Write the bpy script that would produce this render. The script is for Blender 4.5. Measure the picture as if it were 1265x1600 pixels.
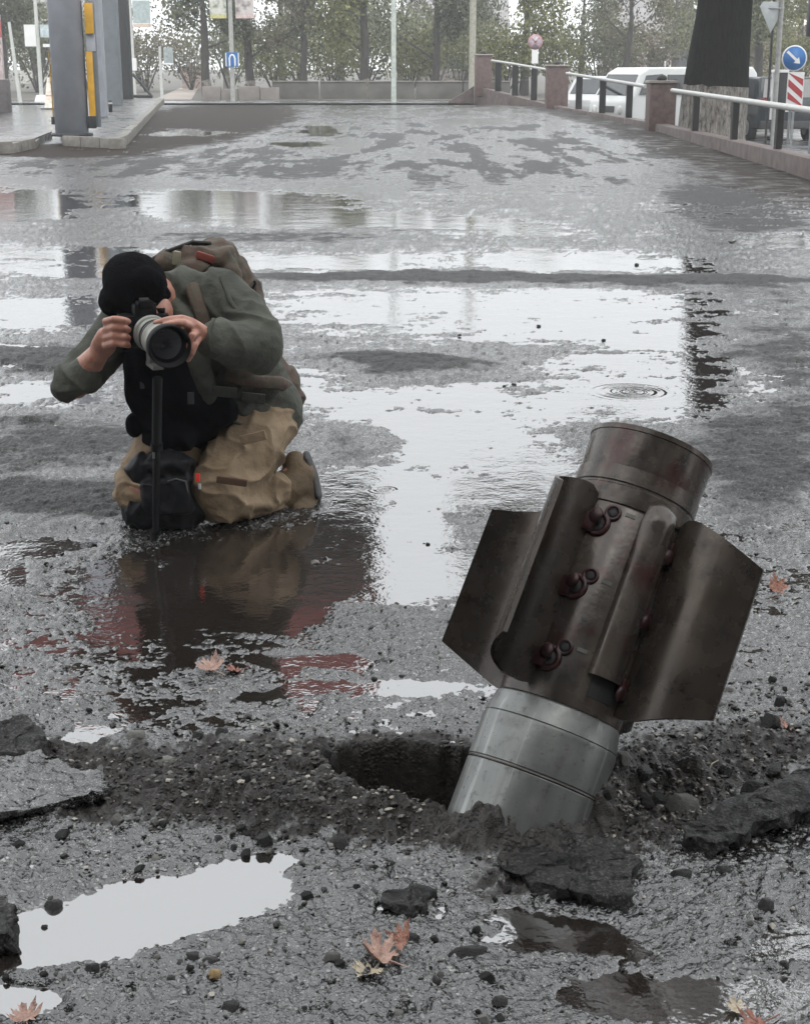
import bpy, bmesh, math, random
import numpy as np
from mathutils import Vector, Matrix, noise as mnoise
R = math.radians
for o in list(bpy.data.objects): bpy.data.objects.remove(o)
SC = bpy.context.scene
COL = SC.collection
# ------------------------------------------------------------------ camera
W0, H0, F0 = 1265.0, 1600.0, 2300.0          # size of the photograph and its focal length in pixels
CAMH = 1.25
PITCH = R(16.8)
cam_d = bpy.data.cameras.new('camera'); cam = bpy.data.objects.new('camera', cam_d); COL.objects.link(cam)
cam.location = (0, 0, CAMH); cam.rotation_euler = (math.pi/2 - PITCH, 0, 0)
cam_d.sensor_fit = 'HORIZONTAL'; cam_d.sensor_width = 36.0; cam_d.lens = 36.0*F0/W0
cam_d.clip_start = 0.05; cam_d.clip_end = 2000
SC.camera = cam
# ------------------------------------------------------------------ overcast sky and weak soft sun
wd = bpy.data.worlds.new('World'); SC.world = wd; wd.use_nodes = True
nt = wd.node_tree; nt.nodes.clear()
wo = nt.nodes.new('ShaderNodeOutputWorld'); bg = nt.nodes.new('ShaderNodeBackground')
sky = nt.nodes.new('ShaderNodeTexSky'); sky.sky_type = 'NISHITA'; sky.sun_disc = False
sky.sun_elevation = R(48); sky.sun_rotation = R(200); sky.dust_density = 6; sky.air_density = 1.5
hs = nt.nodes.new('ShaderNodeHueSaturation'); hs.inputs['Saturation'].default_value = 0.25
mx = nt.nodes.new('ShaderNodeMix'); mx.data_type = 'RGBA'; mx.inputs[0].default_value = 0.86
mx.inputs[7].default_value = (10.2, 10.5, 10.8, 1)
nt.links.new(sky.outputs[0], hs.inputs['Color']); nt.links.new(hs.outputs[0], mx.inputs[6])
nt.links.new(mx.outputs[2], bg.inputs[0]); bg.inputs[1].default_value = 0.1
nt.links.new(bg.outputs[0], wo.inputs[0])
sl = bpy.data.lights.new('sun', 'SUN'); sl.energy = 0.6; sl.angle = R(40); sl.color = (1, .97, .93)
so = bpy.data.objects.new('sun', sl); COL.objects.link(so); so.rotation_euler = (R(42), 0, R(200-180))
SC.view_settings.view_transform = 'Standard'; SC.view_settings.look = 'None'
SC.view_settings.gamma = 1; SC.view_settings.use_curve_mapping = False
SC.view_settings.exposure = 1.15
SC.cycles.max_bounces = 6; SC.cycles.diffuse_bounces = 3; SC.cycles.glossy_bounces = 3
SC.cycles.use_denoising = True
SC.cycles.denoiser = 'OPENIMAGEDENOISE'
SC.cycles.denoising_input_passes = 'RGB_ALBEDO_NORMAL'
SC.cycles.denoising_prefilter = 'ACCURATE'

# ------------------------------------------------------------------ pixels of the photograph -> places
FWD = Vector((0, math.cos(PITCH), -math.sin(PITCH))); UPV = Vector((0, math.sin(PITCH), math.cos(PITCH)))
CAM = Vector((0, 0, CAMH))
def ray(px, py): return FWD + Vector((1, 0, 0))*((px-W0/2)/F0) - UPV*((py-H0/2)/F0)
def P(px, py, z=0.0):                      # where that pixel meets the level z
    d = ray(px, py); t = (z-CAMH)/d.z; return CAM + d*t
def Q(px, py, Y):                          # a point at the distance Y
    d = ray(px, py); return CAM + d*(Y/d.y)
def pxm(Y): return F0/(Y*math.cos(PITCH)+CAMH*math.sin(PITCH))
def proj_np(x, y, z=0.0):
    dz = z-CAMH; dep = y*math.cos(PITCH)-dz*math.sin(PITCH); up = y*math.sin(PITCH)+dz*math.cos(PITCH)
    return W0/2+F0*x/dep, H0/2-F0*up/dep

# ------------------------------------------------------------------ helpers
def tag(o, label=None, cat=None, group=None, kind=None):
    if label: o['label'] = label
    if cat: o['category'] = cat
    if group: o['group'] = group
    if kind: o['kind'] = kind
    return o
def empty(name, loc=(0, 0, 0), rz=0):
    o = bpy.data.objects.new(name, None); COL.objects.link(o); o.location = loc; o.rotation_euler = (0, 0, rz)
    o.empty_display_size = .05; return o
def link(name, me, mat=None, parent=None):
    o = bpy.data.objects.new(name, me); COL.objects.link(o)
    if mat is not None and len(me.materials) == 0: me.materials.append(mat)
    if parent is not None: o.parent = parent
    return o
def world_child(o, parent):
    # geometry given in world coordinates under a parent that stands elsewhere (rotation kept)
    bpy.context.view_layer.update()
    o.parent = parent; o.matrix_parent_inverse = Matrix.Translation(parent.location).inverted() if parent.rotation_euler[2] == 0 else parent.matrix_basis.inverted()
    return o
def copy_tree(o, parent=None):
    c = o.copy(); COL.objects.link(c)
    if parent is not None: c.parent = parent
    for ch in list(o.children): copy_tree(ch, c)
    return c
class MB:
    def __init__(s): s.v = []; s.f = []; s.sm = []
    def add(s, vs, fs, smooth=False):
        b = len(s.v); s.v += [tuple(v) for v in vs]; s.f += [tuple(i+b for i in f) for f in fs]; s.sm += [smooth]*len(fs); return s
    def box(s, c, d, M=None, taper=1.0):
        c = Vector(c); hx, hy, hz = d[0]/2, d[1]/2, d[2]/2
        vs = []
        for z, k in ((-hz, 1), (hz, taper)):
            for x, y in ((-hx, -hy), (hx, -hy), (hx, hy), (-hx, hy)): vs.append(Vector((x*k, y*k, z)))
        if M is not None: vs = [M @ v for v in vs]
        return s.add([v+c for v in vs], [(3, 2, 1, 0), (4, 5, 6, 7), (0, 1, 5, 4), (1, 2, 6, 5), (2, 3, 7, 6), (3, 0, 4, 7)])
    def tube(s, pts, rad, n=8, side=None, caps=True, smooth=True, rad2=None):
        pts = [Vector(p) for p in pts]
        if not hasattr(rad, '__len__'): rad = [rad]*len(pts)
        if rad2 is None: rad2 = rad
        vs = []; fs = []
        a_prev = None
        for i, p in enumerate(pts):
            d = (pts[min(i+1, len(pts)-1)]-pts[max(i-1, 0)])
            d = d.normalized() if d.length > 1e-9 else Vector((0, 0, 1))
            if a_prev is None:
                ref = Vector(side) if side is not None else (Vector((1, 0, 0)) if abs(d.x) < .9 else Vector((0, 1, 0)))
            else: ref = a_prev
            a = ref-d*ref.dot(d)
            a = a.normalized() if a.length > 1e-6 else d.orthogonal().normalized()
            a_prev = a; b = d.cross(a)
            for k in range(n):
                t = 2*math.pi*k/n; vs.append(p+a*(rad[i]*math.cos(t))+b*(rad2[i]*math.sin(t)))
        m = len(pts)
        for i in range(m-1):
            for k in range(n):
                k2 = (k+1) % n; fs.append((i*n+k, i*n+k2, (i+1)*n+k2, (i+1)*n+k))
        s.add(vs, fs, smooth)
        if caps: s.add([vs[k] for k in range(n)], [tuple(range(n-1, -1, -1))]); s.add([vs[(m-1)*n+k] for k in range(n)], [tuple(range(n))])
        return s
    def lathe(s, prof, n=32, M=None, smooth=True, closed=False):
        vs = []; fs = []; m = len(prof)
        for r, z in prof:
            for k in range(n):
                t = 2*math.pi*k/n; vs.append(Vector((r*math.cos(t), r*math.sin(t), z)))
        for i in range(m-1):
            for k in range(n):
                k2 = (k+1) % n; fs.append((i*n+k, i*n+k2, (i+1)*n+k2, (i+1)*n+k))
        fs.append(tuple(range(n-1, -1, -1))); fs.append(tuple((m-1)*n+k for k in range(n)))
        if M is not None: vs = [M @ v for v in vs]
        return s.add(vs, fs, smooth)
    def prism(s, poly, h0, h1, M=None):     # polygon in local x,y, from z=h0 to h1
        n = len(poly)
        vs = [Vector((p[0], p[1], h0)) for p in poly]+[Vector((p[0], p[1], h1)) for p in poly]
        if M is not None: vs = [M @ v for v in vs]
        return s.add(vs, [tuple(range(n-1, -1, -1)), tuple(range(n, 2*n))]+[(i, (i+1) % n, n+(i+1) % n, n+i) for i in range(n)])
    def ell(s, c, r, M=None, nu=14, nv=9):
        vs = []; fs = []
        c = Vector(c)
        for i in range(nv+1):
            ph = math.pi*i/nv-math.pi/2
            for k in range(nu):
                t = 2*math.pi*k/nu
                v = Vector((r[0]*math.cos(ph)*math.cos(t), r[1]*math.cos(ph)*math.sin(t), r[2]*math.sin(ph)))
                if i in (0, nv): v = Vector((1e-5*math.cos(t), 1e-5*math.sin(t), r[2]*math.sin(ph)))
                vs.append(c+(M @ v if M is not None else v))
        for i in range(nv):
            for k in range(nu):
                k2 = (k+1) % nu; fs.append((i*nu+k, i*nu+k2, (i+1)*nu+k2, (i+1)*nu+k))
        fs.append(tuple(range(nu-1, -1, -1))); fs.append(tuple(nv*nu+k for k in range(nu)))
        return s.add(vs, fs, True)
    def mesh(s, name):
        me = bpy.data.meshes.new(name); me.from_pydata(s.v, [], s.f); me.polygons.foreach_set('use_smooth', s.sm); me.update(); return me
    def build(s, name, mat=None, parent=None, bevel=0, segs=2):
        me = s.mesh(name)
        if bevel: bevel_mesh(me, bevel, segs)
        return link(name, me, mat, parent)
def bevel_mesh(me, w, segs=2):
    bm = bmesh.new(); bm.from_mesh(me)
    bmesh.ops.remove_doubles(bm, verts=bm.verts, dist=1e-6)
    es = [e for e in bm.edges if len(e.link_faces) == 2 and e.calc_face_angle(0) > R(32)]
    bmesh.ops.bevel(bm, geom=es, offset=w, segments=segs, affect='EDGES', profile=.6, clamp_overlap=True)
    bm.to_mesh(me); bm.free()
    me.polygons.foreach_set('use_smooth', [True]*len(me.polygons))
    me.set_sharp_from_angle(angle=R(40)); me.update()
def rotz(a): return Matrix.Rotation(a, 3, 'Z')

# ------------------------------------------------------------------ materials
class N:
    def __init__(s, name):
        m = bpy.data.materials.new(name); m.use_nodes = True; s.m = m; s.t = m.node_tree; s.b = s.t.nodes['Principled BSDF']; s.tc = None
    def co(s, kind='Object'):
        if s.tc is None: s.tc = s.t.nodes.new('ShaderNodeTexCoord')
        return s.tc.outputs[kind]
    def L(s, a, b): s.t.links.new(a, b)
    def noise(s, scale, detail=4, rough=.55, vec=None, dist=0):
        n = s.t.nodes.new('ShaderNodeTexNoise'); n.inputs['Scale'].default_value = scale; n.inputs['Detail'].default_value = detail
        n.inputs['Roughness'].default_value = rough; n.inputs['Distortion'].default_value = dist
        s.L(vec if vec is not None else s.co(), n.inputs['Vector']); return n.outputs['Fac']
    def voro(s, scale, feature='F1', vec=None, out='Distance'):
        n = s.t.nodes.new('ShaderNodeTexVoronoi'); n.feature = feature; n.inputs['Scale'].default_value = scale
        s.L(vec if vec is not None else s.co(), n.inputs['Vector']); return n.outputs[out]
    def map(s, scale=(1, 1, 1), rot=(0, 0, 0), vec=None):
        n = s.t.nodes.new('ShaderNodeMapping'); n.inputs['Scale'].default_value = scale; n.inputs['Rotation'].default_value = rot
        s.L(vec if vec is not None else s.co(), n.inputs['Vector']); return n.outputs[0]
    def ramp(s, fac, stops):
        n = s.t.nodes.new('ShaderNodeValToRGB'); s.L(fac, n.inputs[0]); e = n.color_ramp.elements
        while len(e) < len(stops): e.new(.5)
        for el, (p, c) in zip(e, stops):
            el.position = p; el.color = (c, c, c, 1) if not hasattr(c, '__len__') else (*c, 1)
        return n.outputs[0]
    def mix(s, fac, a, b, blend='MIX'):
        n = s.t.nodes.new('ShaderNodeMix'); n.data_type = 'RGBA'; n.blend_type = blend
        for k_, sock, v in ((0, n.inputs[0], fac), (6, n.inputs[6], a), (7, n.inputs[7], b)):
            if isinstance(v, bpy.types.NodeSocket): s.L(v, sock)
            elif hasattr(v, '__len__'): sock.default_value = (*v, 1)
            else: sock.default_value = v if k_ == 0 else (v, v, v, 1)
        return n.outputs[2]
    def math(s, op, a, b=0.0, c=None):
        n = s.t.nodes.new('ShaderNodeMath'); n.operation = op
        for i, v in enumerate((a, b) if c is None else (a, b, c)):
            if isinstance(v, bpy.types.NodeSocket): s.L(v, n.inputs[i])
            else: n.inputs[i].default_value = v
        return n.outputs[0]
    def attr(s, name):
        n = s.t.nodes.new('ShaderNodeAttribute'); n.attribute_name = name; return n.outputs['Fac']
    def bump(s, h, strength=.3, dist=.01, prev=None):
        n = s.t.nodes.new('ShaderNodeBump'); n.inputs['Strength'].default_value = strength; n.inputs['Distance'].default_value = dist
        s.L(h, n.inputs['Height'])
        if prev is not None: s.L(prev, n.inputs['Normal'])
        return n.outputs[0]
    def set(s, color=None, rough=None, metal=None, normal=None, ior=None, spec=None, coat=None):
        for key, v in (('Base Color', color), ('Roughness', rough), ('Metallic', metal), ('Normal', normal), ('IOR', ior), ('Specular IOR Level', spec), ('Coat Weight', coat)):
            if v is None: continue
            i = s.b.inputs[key]
            if isinstance(v, bpy.types.NodeSocket): s.L(v, i)
            elif hasattr(v, '__len__'): i.default_value = (*v, 1)
            else: i.default_value = v
        return s.m
def simple(name, c, rough=.6, metal=0, var=.25, nscale=8, bscale=60, bstr=.15, bdist=.004, spec=None):
    n = N(name); f = n.noise(nscale, 5)
    lo = tuple(x*(1-var) for x in c); hi = tuple(min(1, x*(1+var)) for x in c)
    col = n.ramp(f, [(.3, lo), (.7, hi)])
    nb = n.bump(n.noise(bscale, 4), bstr, bdist) if bstr else None
    return n.set(color=col, rough=rough, metal=metal, normal=nb, spec=spec)

# ------------------------------------------------------------------ numpy noise
_rs = np.random.RandomState(7)
_perm = np.tile(_rs.permutation(512), 3)
_g = _rs.uniform(0, 2*np.pi, 512); _gx, _gy = np.cos(_g), np.sin(_g)
def perlin(x, y, seed=0):
    x = x+seed*17.31; y = y+seed*9.77
    xi = np.floor(x).astype(np.int64); yi = np.floor(y).astype(np.int64); fx = x-xi; fy = y-yi
    xi &= 511; yi &= 511
    def gd(ix, iy, dx, dy):
        h = _perm[_perm[ix & 511]+(iy & 511)] & 511
        return _gx[h]*dx+_gy[h]*dy
    u = fx*fx*fx*(fx*(fx*6-15)+10); v = fy*fy*fy*(fy*(fy*6-15)+10)
    a = gd(xi, yi, fx, fy); b = gd(xi+1, yi, fx-1, fy); c = gd(xi, yi+1, fx, fy-1); d = gd(xi+1, yi+1, fx-1, fy-1)
    return ((a+u*(b-a))+v*((c+u*(d-c))-(a+u*(b-a))))*1.5
def fbm(x, y, sc, octv=4, gain=.5, seed=0):
    r = 0; a = 1
    for i in range(octv): r = r+a*perlin(x*sc, y*sc, seed+i*3); sc *= 2.03; a *= gain
    return r
def sstep(e0, e1, x):
    t = np.clip((x-e0)/(e1-e0), 0, 1); return t*t*(3-2*t)
# ------------------------------------------------------------------ the road: one relief with a crater, water standing at level 0
RAILPX = [(1265, 282), (1010, 201), (855, 167), (740, 160), (700, 160)]
RAILG = [P(*p) for p in RAILPX]                                   # foot of the railing wall on the road side
_ry = [0.0]+[p.y for p in RAILG]; _rx = [RAILG[0].x-.15]+[p.x for p in RAILG]
NR, NC = 1080, 880
vpx = np.linspace(1780, 164, NR)
ang = PITCH+np.arctan((vpx-H0/2)/F0)
Yr = CAMH/np.tan(ang)
cs = np.linspace(-1, 1, NC); cs = np.sign(cs)*(np.abs(cs)*.8+.2*np.abs(cs)**3)
X = cs[None, :]*(.36*(Yr[:, None]+1.9)); Y = np.repeat(Yr[:, None], NC, 1)
U, V = proj_np(X, Y)
# wandering of the outlines, in metres
wx = fbm(X, Y, 3.0, 4, .55, 11)*.05; wy = fbm(X, Y, 3.0, 4, .55, 23)*.05
U2, V2 = proj_np(X+wx*(.35+Y*.12), Y+wy*(.35+Y*.16))
def blob(cx, cy, rx, ry, rot=0, soft=.35):
    dx = U2-cx; dy = V2-cy; c, s = math.cos(R(rot)), math.sin(R(rot))
    a = (dx*c+dy*s)/rx; b = (-dx*s+dy*c)/ry
    return 1-sstep(1-soft, 1+soft, np.sqrt(a*a+b*b))
# (cx, cy, rx, ry, rot, depth)
PUD = [
 (40, 320, 80, 22, 0, 1), (380, 325, 190, 22, 2, 1), (700, 352, 190, 12, 3, .8), (560, 340, 200, 14, 3, .8),
 (120, 398, 330, 14, 0, .7), (560, 408, 240, 12, 0, 1), (870, 408, 240, 17, 2, 1), (1210, 378, 70, 14, 0, .7),
 (790, 492, 330, 42, 0, 1.05), (560, 470, 160, 22, 0, .9), (1000, 520, 150, 30, 0, .9), (60, 490, 130, 24, 0, .7), (120, 420, 200, 12, 0, .6),
 (870, 620, 280, 36, 0, 1.2), (580, 640, 150, 34, 8, 1.1), (980, 585, 170, 30, 0, 1), (500, 590, 90, 22, 10, 1), (720, 680, 170, 50, 0, 1.1),
 (60, 625, 160, 22, -2, .75), (640, 760, 170, 42, 0, 1), (830, 740, 90, 80, 0, 1), (640, 885, 130, 56, 4, 1.3), (590, 830, 120, 40, 0, 1),
 (390, 895, 170, 52, 4, 1.15), (230, 915, 110, 42, 0, 1), (330, 955, 150, 36, 0, 1), (50, 855, 110, 16, -8, 1), (20, 900, 50, 20, 0, .7), (400, 850, 120, 24, 0, .9),
 (480, 1032, 90, 13, -1, 1.05), (470, 1083, 100, 12, -6, 1.05), (620, 1070, 70, 14, 0, .9), (145, 1150, 42, 14, -8, 1), (330, 1035, 60, 12, 0, .6),
 (240, 1430, 200, 52, -13, 1.6), (50, 1470, 170, 44, -6, 1.6), (370, 1375, 90, 36, -14, 1.4), (40, 1565, 70, 26, 0, 1.3), 
 (870, 1468, 120, 32, 6, 1.2), (800, 1442, 50, 26, 0, 1.0), (1100, 1555, 230, 34, 0, 1.2), (1230, 1478, 60, 24, 0, 1.2),
 (500, 205, 30, 8, 0, 1), (480, 225, 50, 6, 0, .7), (300, 208, 60, 5, 0, .8), (740, 190, 60, 5, 0, .6)]
RAISE = [
 (840, 437, 440, 10, .5, 1.5), (640, 578, 190, 22, 2, 1.1), (780, 600, 80, 12, 12, .9), (575, 692, 70, 28, 4, 1.2), (680, 360, 110, 4, 0, .8),
 (420, 372, 200, 10, 0, .6), (100, 560, 160, 24, 0, .8), (110, 700, 160, 34, 0, .7), (120, 785, 180, 30, 0, .9), (1190, 640, 110, 200, 0, .7), (1190, 480, 100, 60, 0, .5),
 (650, 990, 120, 30, 0, .7), (350, 1050, 70, 26, 0, .4), (1000, 230, 400, 60, 0, .8), (600, 270, 500, 24, 0, .8), (200, 1560, 60, 20, 0, .8),
 (420, 1520, 150, 50, 0, .9), (570, 1365, 110, 40, 0, 1.3), (770, 1450, 30, 20, 0, 1.3), (640, 1530, 200, 70, 0, .9), (1100, 1420, 160, 50, 0, .8), (250, 1350, 200, 20, -10, .6), (0, 690, 200, 60, 0, .6)]
bias = np.zeros_like(X)
for cx, cy, rx, ry, ro, d in PUD: bias = np.maximum(bias, d*blob(cx, cy, rx*(1.04 if cy < 1000 else 1), ry*(1.06 if cy < 1000 else 1), ro, .62 if cy < 1000 else .35))
up = np.zeros_like(X)
for cx, cy, rx, ry, ro, d in RAISE: up = np.maximum(up, d*blob(cx, cy, rx, ry, ro, .5))
# asphalt: rolling, worn patches, aggregate
near = 1/(1+(Y/9)**2)
mosaic = np.maximum.reduce([blob(230, 1020, 330, 150, 0, .5), blob(1180, 700, 130, 260, 0, .6)*.8, blob(650, 300, 700, 70, 0, .5)*.5, blob(560, 1380, 200, 70, 0, .6)*.7, blob(60, 480, 200, 80, 0, .6)*.6])
h = .0075-mosaic*.0055+fbm(X, Y, .7, 3, .5, 1)*.004+fbm(X, Y, 4, 3, .5, 3)*.0045/(1+(Y/22)**2)+fbm(X, Y, 11, 3, .55, 4)*.0042/(1+(Y/16)**2)
agg = fbm(X, Y, 30, 3, .6, 5)
peb = fbm(X, Y, 85, 2, .55, 9)
h = h+agg*.0038/(1+(Y/20)**2)+(np.clip(peb, -.3, 1)+.1)*.0036*near-np.clip(fbm(X, Y, 22, 3, .6, 51)-.5, 0, 1)*.02*near
h = h+up*.009-bias*np.where(V < 1000, .0135, .0165)+np.clip(fbm(X*.8, Y*1.5, 3.2, 4, .62, 91), -.2, 1)*.006*sstep(8, 4, np.abs(np.log2(Y/6))*4)
# the band of heaved rubble left and right of the crater
rub = np.maximum.reduce([blob(130, 1225, 260, 62, 4, .5), blob(430, 1235, 200, 70, 4, .5), blob(760, 1305, 230, 50, 4, .6), blob(960, 1255, 200, 74, -6, .6), blob(1140, 1190, 190, 60, -4, .7)*.8, blob(880, 1370, 150, 50, 0, .6)*.75])
lump = np.abs(fbm(X, Y, 16, 4, .6, 31))
lump2 = np.abs(fbm(X, Y, 55, 2, .6, 37))
clod = fbm(X, Y, 13, 4, .5, 31)
h = h+rub*(.008+.014*np.clip(clod, -.6, 1.2)+.007*fbm(X, Y, 48, 3, .55, 37))
rim = np.maximum.reduce([blob(560, 1285, 120, 26, 8, .6), blob(760, 1300, 150, 28, 2, .6), blob(900, 1270, 110, 40, -20, .6)*1.3, blob(440, 1250, 110, 40, 6, .7)*.8, blob(1010, 1215, 130, 40, -8, .7)*.7])
h = h+rim*(.03+.012*clod)+np.maximum(blob(775, 1330, 130, 32, 0, .8)*.026, blob(890, 1290, 90, 36, -25, .8)*.036)*(1+.15*clod)
# crater
hole = sstep(.34, .62, np.maximum.reduce([blob(648, 1222, 116, 50, 4, .4), blob(590, 1212, 80, 36, 10, .5)*.75, blob(760, 1225, 110, 44, 0, .4)])+.14*fbm(X, Y, 8, 2, .5, 61))
lip = blob(650, 1222, 160, 66, 4, .3)
h = h-hole*(.34+.03*lump)
# cracks across the worn plates at left
def crack(p0, p1, w, dep):
    (x0, y0), (x1, y1) = p0, p1
    t = np.clip(((U2-x0)*(x1-x0)+(V2-y0)*(y1-y0))/((x1-x0)**2+(y1-y0)**2), 0, 1)
    d = np.hypot((U2-x0-t*(x1-x0))*.25, V2-y0-t*(y1-y0))
    return dep*(1-sstep(w*.4, w, d))
h = h-np.maximum.reduce([crack((-40, 668), (200, 664), 4, .016), crack((50, 757), (190, 753), 4, .018), crack((0, 572), (120, 576), 4, .02), crack((-30, 540), (110, 540), 4, .012)])
# the ground falls to the side street beyond the railing wall
xr = np.interp(Y, _ry, _rx)
out = sstep(.12, .3, X-xr)
h = h*(1-out)-.62*out
soil = np.clip(np.maximum.reduce([blob(775, 1325, 120, 34, 0, .8), rub*1.15*(.55+.9*lump), hole, rim, lip*.9]), 0, 1)
# dull dark brown beside the island kerb and along the railing
silt = np.maximum.reduce([blob(300, 196, 190, 36, -8, .6), blob(100, 236, 170, 12, 0, .6), blob(1180, 285, 160, 26, 14, .6)*.6, sstep(1.4, .2, np.abs(X-xr+.4))*.7*(Y > 12)])
nv = NR*NC
me = bpy.data.meshes.new('road'); me.vertices.add(nv)
co = np.stack([X, Y, h], -1).reshape(-1, 3); me.vertices.foreach_set('co', co.astype(np.float32).ravel())
ii, jj = np.meshgrid(np.arange(NR-1), np.arange(NC-1), indexing='ij'); a0 = (ii*NC+jj).ravel()
quads = np.stack([a0, a0+1, a0+NC+1, a0+NC], -1)
nf = len(quads); me.loops.add(nf*4); me.polygons.add(nf)
me.loops.foreach_set('vertex_index', quads.ravel().astype(np.int32)); me.polygons.foreach_set('loop_start', np.arange(0, nf*4, 4, dtype=np.int32))
me.polygons.foreach_set('use_smooth', np.ones(nf, dtype=bool)); me.update(calc_edges=True)
dry = np.clip(np.maximum.reduce([up*np.where(V < 300, .3, .9), blob(700, 235, 640, 64, 1, .75)*np.clip(.40+.8*fbm(X*1.6, Y*.3, 1.0, 5, .7, 71), 0, .8), blob(300, 262, 340, 22, 0, .5)*np.clip(.40+.8*fbm(X*1.2, Y*.3, 1.0, 5, .7, 73), 0, .8), blob(1150, 330, 120, 40, 12, .5)*.8])*(1-np.clip(bias*1.5, 0, 1))*(1-sstep(900, 1000, V)), 0, 1)  # drier raised patches; far road's tree reflection put in as dark colour
film = 1-sstep(.0002, .0038, h+.0012*agg)
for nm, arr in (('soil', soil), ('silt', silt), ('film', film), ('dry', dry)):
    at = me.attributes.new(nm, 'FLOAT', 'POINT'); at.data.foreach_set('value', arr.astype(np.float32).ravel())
def ground_h(x, y):                        # height of the relief at a place
    i = np.interp(y, Yr, np.arange(NR)); i0 = int(min(max(round(i), 0), NR-1)); j0 = int(np.argmin(np.abs(X[i0]-x))); return float(h[i0, j0])
n = N('wet_asphalt')
c1 = n.noise(45, 5, .65); c2 = n.voro(170); c3 = n.noise(1.3, 4)
wv = n.t.nodes.new('ShaderNodeVectorMath'); wv.operation = 'MULTIPLY_ADD'; nz = n.t.nodes.new('ShaderNodeTexNoise'); nz.inputs['Scale'].default_value = 60; n.L(n.co(), nz.inputs['Vector']); n.L(nz.outputs['Color'], wv.inputs[0]); wv.inputs[1].default_value = (.006, .006, .006); n.L(n.co(), wv.inputs[2]); WV = wv.outputs[0]
d1 = n.voro(125, vec=WV); k1 = n.voro(125, vec=WV, out='Color'); d2 = n.voro(310, vec=WV); k2 = n.voro(310, vec=WV, out='Color')
STOPS = [(.15, (.006, .006, .0065)), (.42, (.024, .024, .0245)), (.62, (.10, .099, .096)), (.85, (.30, .295, .28))]
gap1 = n.ramp(d1, [(.3, 1.0), (.58, .12)]); gap2 = n.ramp(d2, [(.3, 1.0), (.6, .2)])
sel = n.ramp(n.noise(24, 4, .6), [(.44, 0), (.56, 1)])
colA = n.mix(sel, n.mix(1.0, n.ramp(k1, STOPS), gap1, 'MULTIPLY'), n.mix(1.0, n.ramp(k2, STOPS), gap2, 'MULTIPLY'))
AGGH = n.mix(sel, n.math('MULTIPLY', gap1, 1.0), n.math('MULTIPLY', gap2, .45))
colA = n.mix(1.0, colA, n.ramp(c1, [(.3, .45), (.75, 1.25)]), 'MULTIPLY')
colA = n.mix(1.0, colA, n.ramp(c3, [(.35, .6), (.7, 1.15)]), 'MULTIPLY')
colS = n.ramp(n.noise(60, 6, .7), [(.3, (.008, .0068, .006)), (.55, (.021, .0175, .015)), (.8, (.07, .06, .05))])
s_at = n.math('MULTIPLY_ADD', n.noise(30, 4), .6, -.3); sf = n.ramp(n.math('ADD', n.attr('soil'), s_at), [(.32, 0), (.6, 1)])
col = n.mix(sf, colA, colS)
tf = n.ramp(n.math('ADD', n.attr('silt'), n.math('MULTIPLY_ADD', n.noise(3, 4), .8, -.4)), [(.35, 0), (.75, 1)])
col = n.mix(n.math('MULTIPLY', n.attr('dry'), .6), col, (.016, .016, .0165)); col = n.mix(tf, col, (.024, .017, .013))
rgA = n.ramp(n.noise(14, 4, .6), [(.3, .05), (.7, .2)])
rg = n.mix(n.ramp(n.noise(.9, 4, .6), [(.4, 0), (.65, .6)]), rgA, .09); rg = n.mix(sf, rg, .5)
df = n.ramp(n.math('ADD', n.attr('dry'), n.math('MULTIPLY_ADD', n.noise(6, 6, .72), 1.5, -.72)), [(.25, 0), (.6, 1)]); rg = n.mix(df, rg, .55); rg = n.mix(tf, rg, .75)
fl = n.math('MULTIPLY', n.attr('film'), n.math('SUBTRACT', 1, sf)); rg = n.mix(fl, rg, .06)
b = n.bump(n.noise(11, 4, .6), .5, .014); b = n.bump(n.noise(60, 4, .62), .6, .006, b); b = n.bump(AGGH, .75, .0022, b); b = n.bump(n.noise(260, 2, .6), .3, .0016, b)
nm = n.t.nodes.new('ShaderNodeNewGeometry').outputs['Normal']; b = n.mix(n.math('MULTIPLY', fl, .85), b, nm)
ROADM = n.set(color=col, rough=rg, normal=b, ior=1.62, spec=n.mix(tf, n.mix(df, n.mix(sf, (.85, .85, .85), (.22, .22, .22)), (.2, .2, .2)), (.12, .12, .12)))
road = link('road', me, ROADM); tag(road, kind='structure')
# standing water: flat, with a few rain rings
n = N('puddle_water')
rings = None
gm = n.t.nodes.new('ShaderNodeNewGeometry').outputs['Position']
for (px, py, rad, wl) in ((985, 612, .19, .04), (440, 1428, .03, .010), (700, 950, .04, .014), (600, 765, .06, .02)):
    c = P(px, py); vd = n.t.nodes.new('ShaderNodeVectorMath'); vd.operation = 'DISTANCE'; n.L(gm, vd.inputs[0]); vd.inputs[1].default_value = (c.x, c.y, 0)
    d = vd.outputs['Value']; w = n.math('SINE', n.math('MULTIPLY', d, 2*math.pi/wl)); fall = n.math('MAXIMUM', n.math('SUBTRACT', 1, n.math('DIVIDE', d, rad)), 0)
    t = n.math('MULTIPLY', n.math('MULTIPLY', w, fall), wl*.05)
    rings = t if rings is None else n.math('ADD', rings, t)
b = n.bump(rings, 1.0, 1.0)
b = n.bump(n.noise(4, 5, .65), .13, .02, b); b = n.bump(n.noise(45, 4, .6), .16, .0014, b)
WATERM = n.set(color=(.016, .013, .011), rough=.03, normal=b, ior=2.3, spec=.9)
st = 4; ri = list(range(0, NR-1, st)); cj = list(range(0, NC-1, st)); xs_ = X[::st, ::st]; ys_ = Y[::st, ::st]; bad = (hole[::st, ::st] > .02) | ((xs_-np.interp(ys_, _ry, _rx)) > .1)
nr_, nc_ = xs_.shape
m = MB(); vs = [(float(xs_[i, j]), float(ys_[i, j]), 0) for i in range(nr_) for j in range(nc_)]
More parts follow.
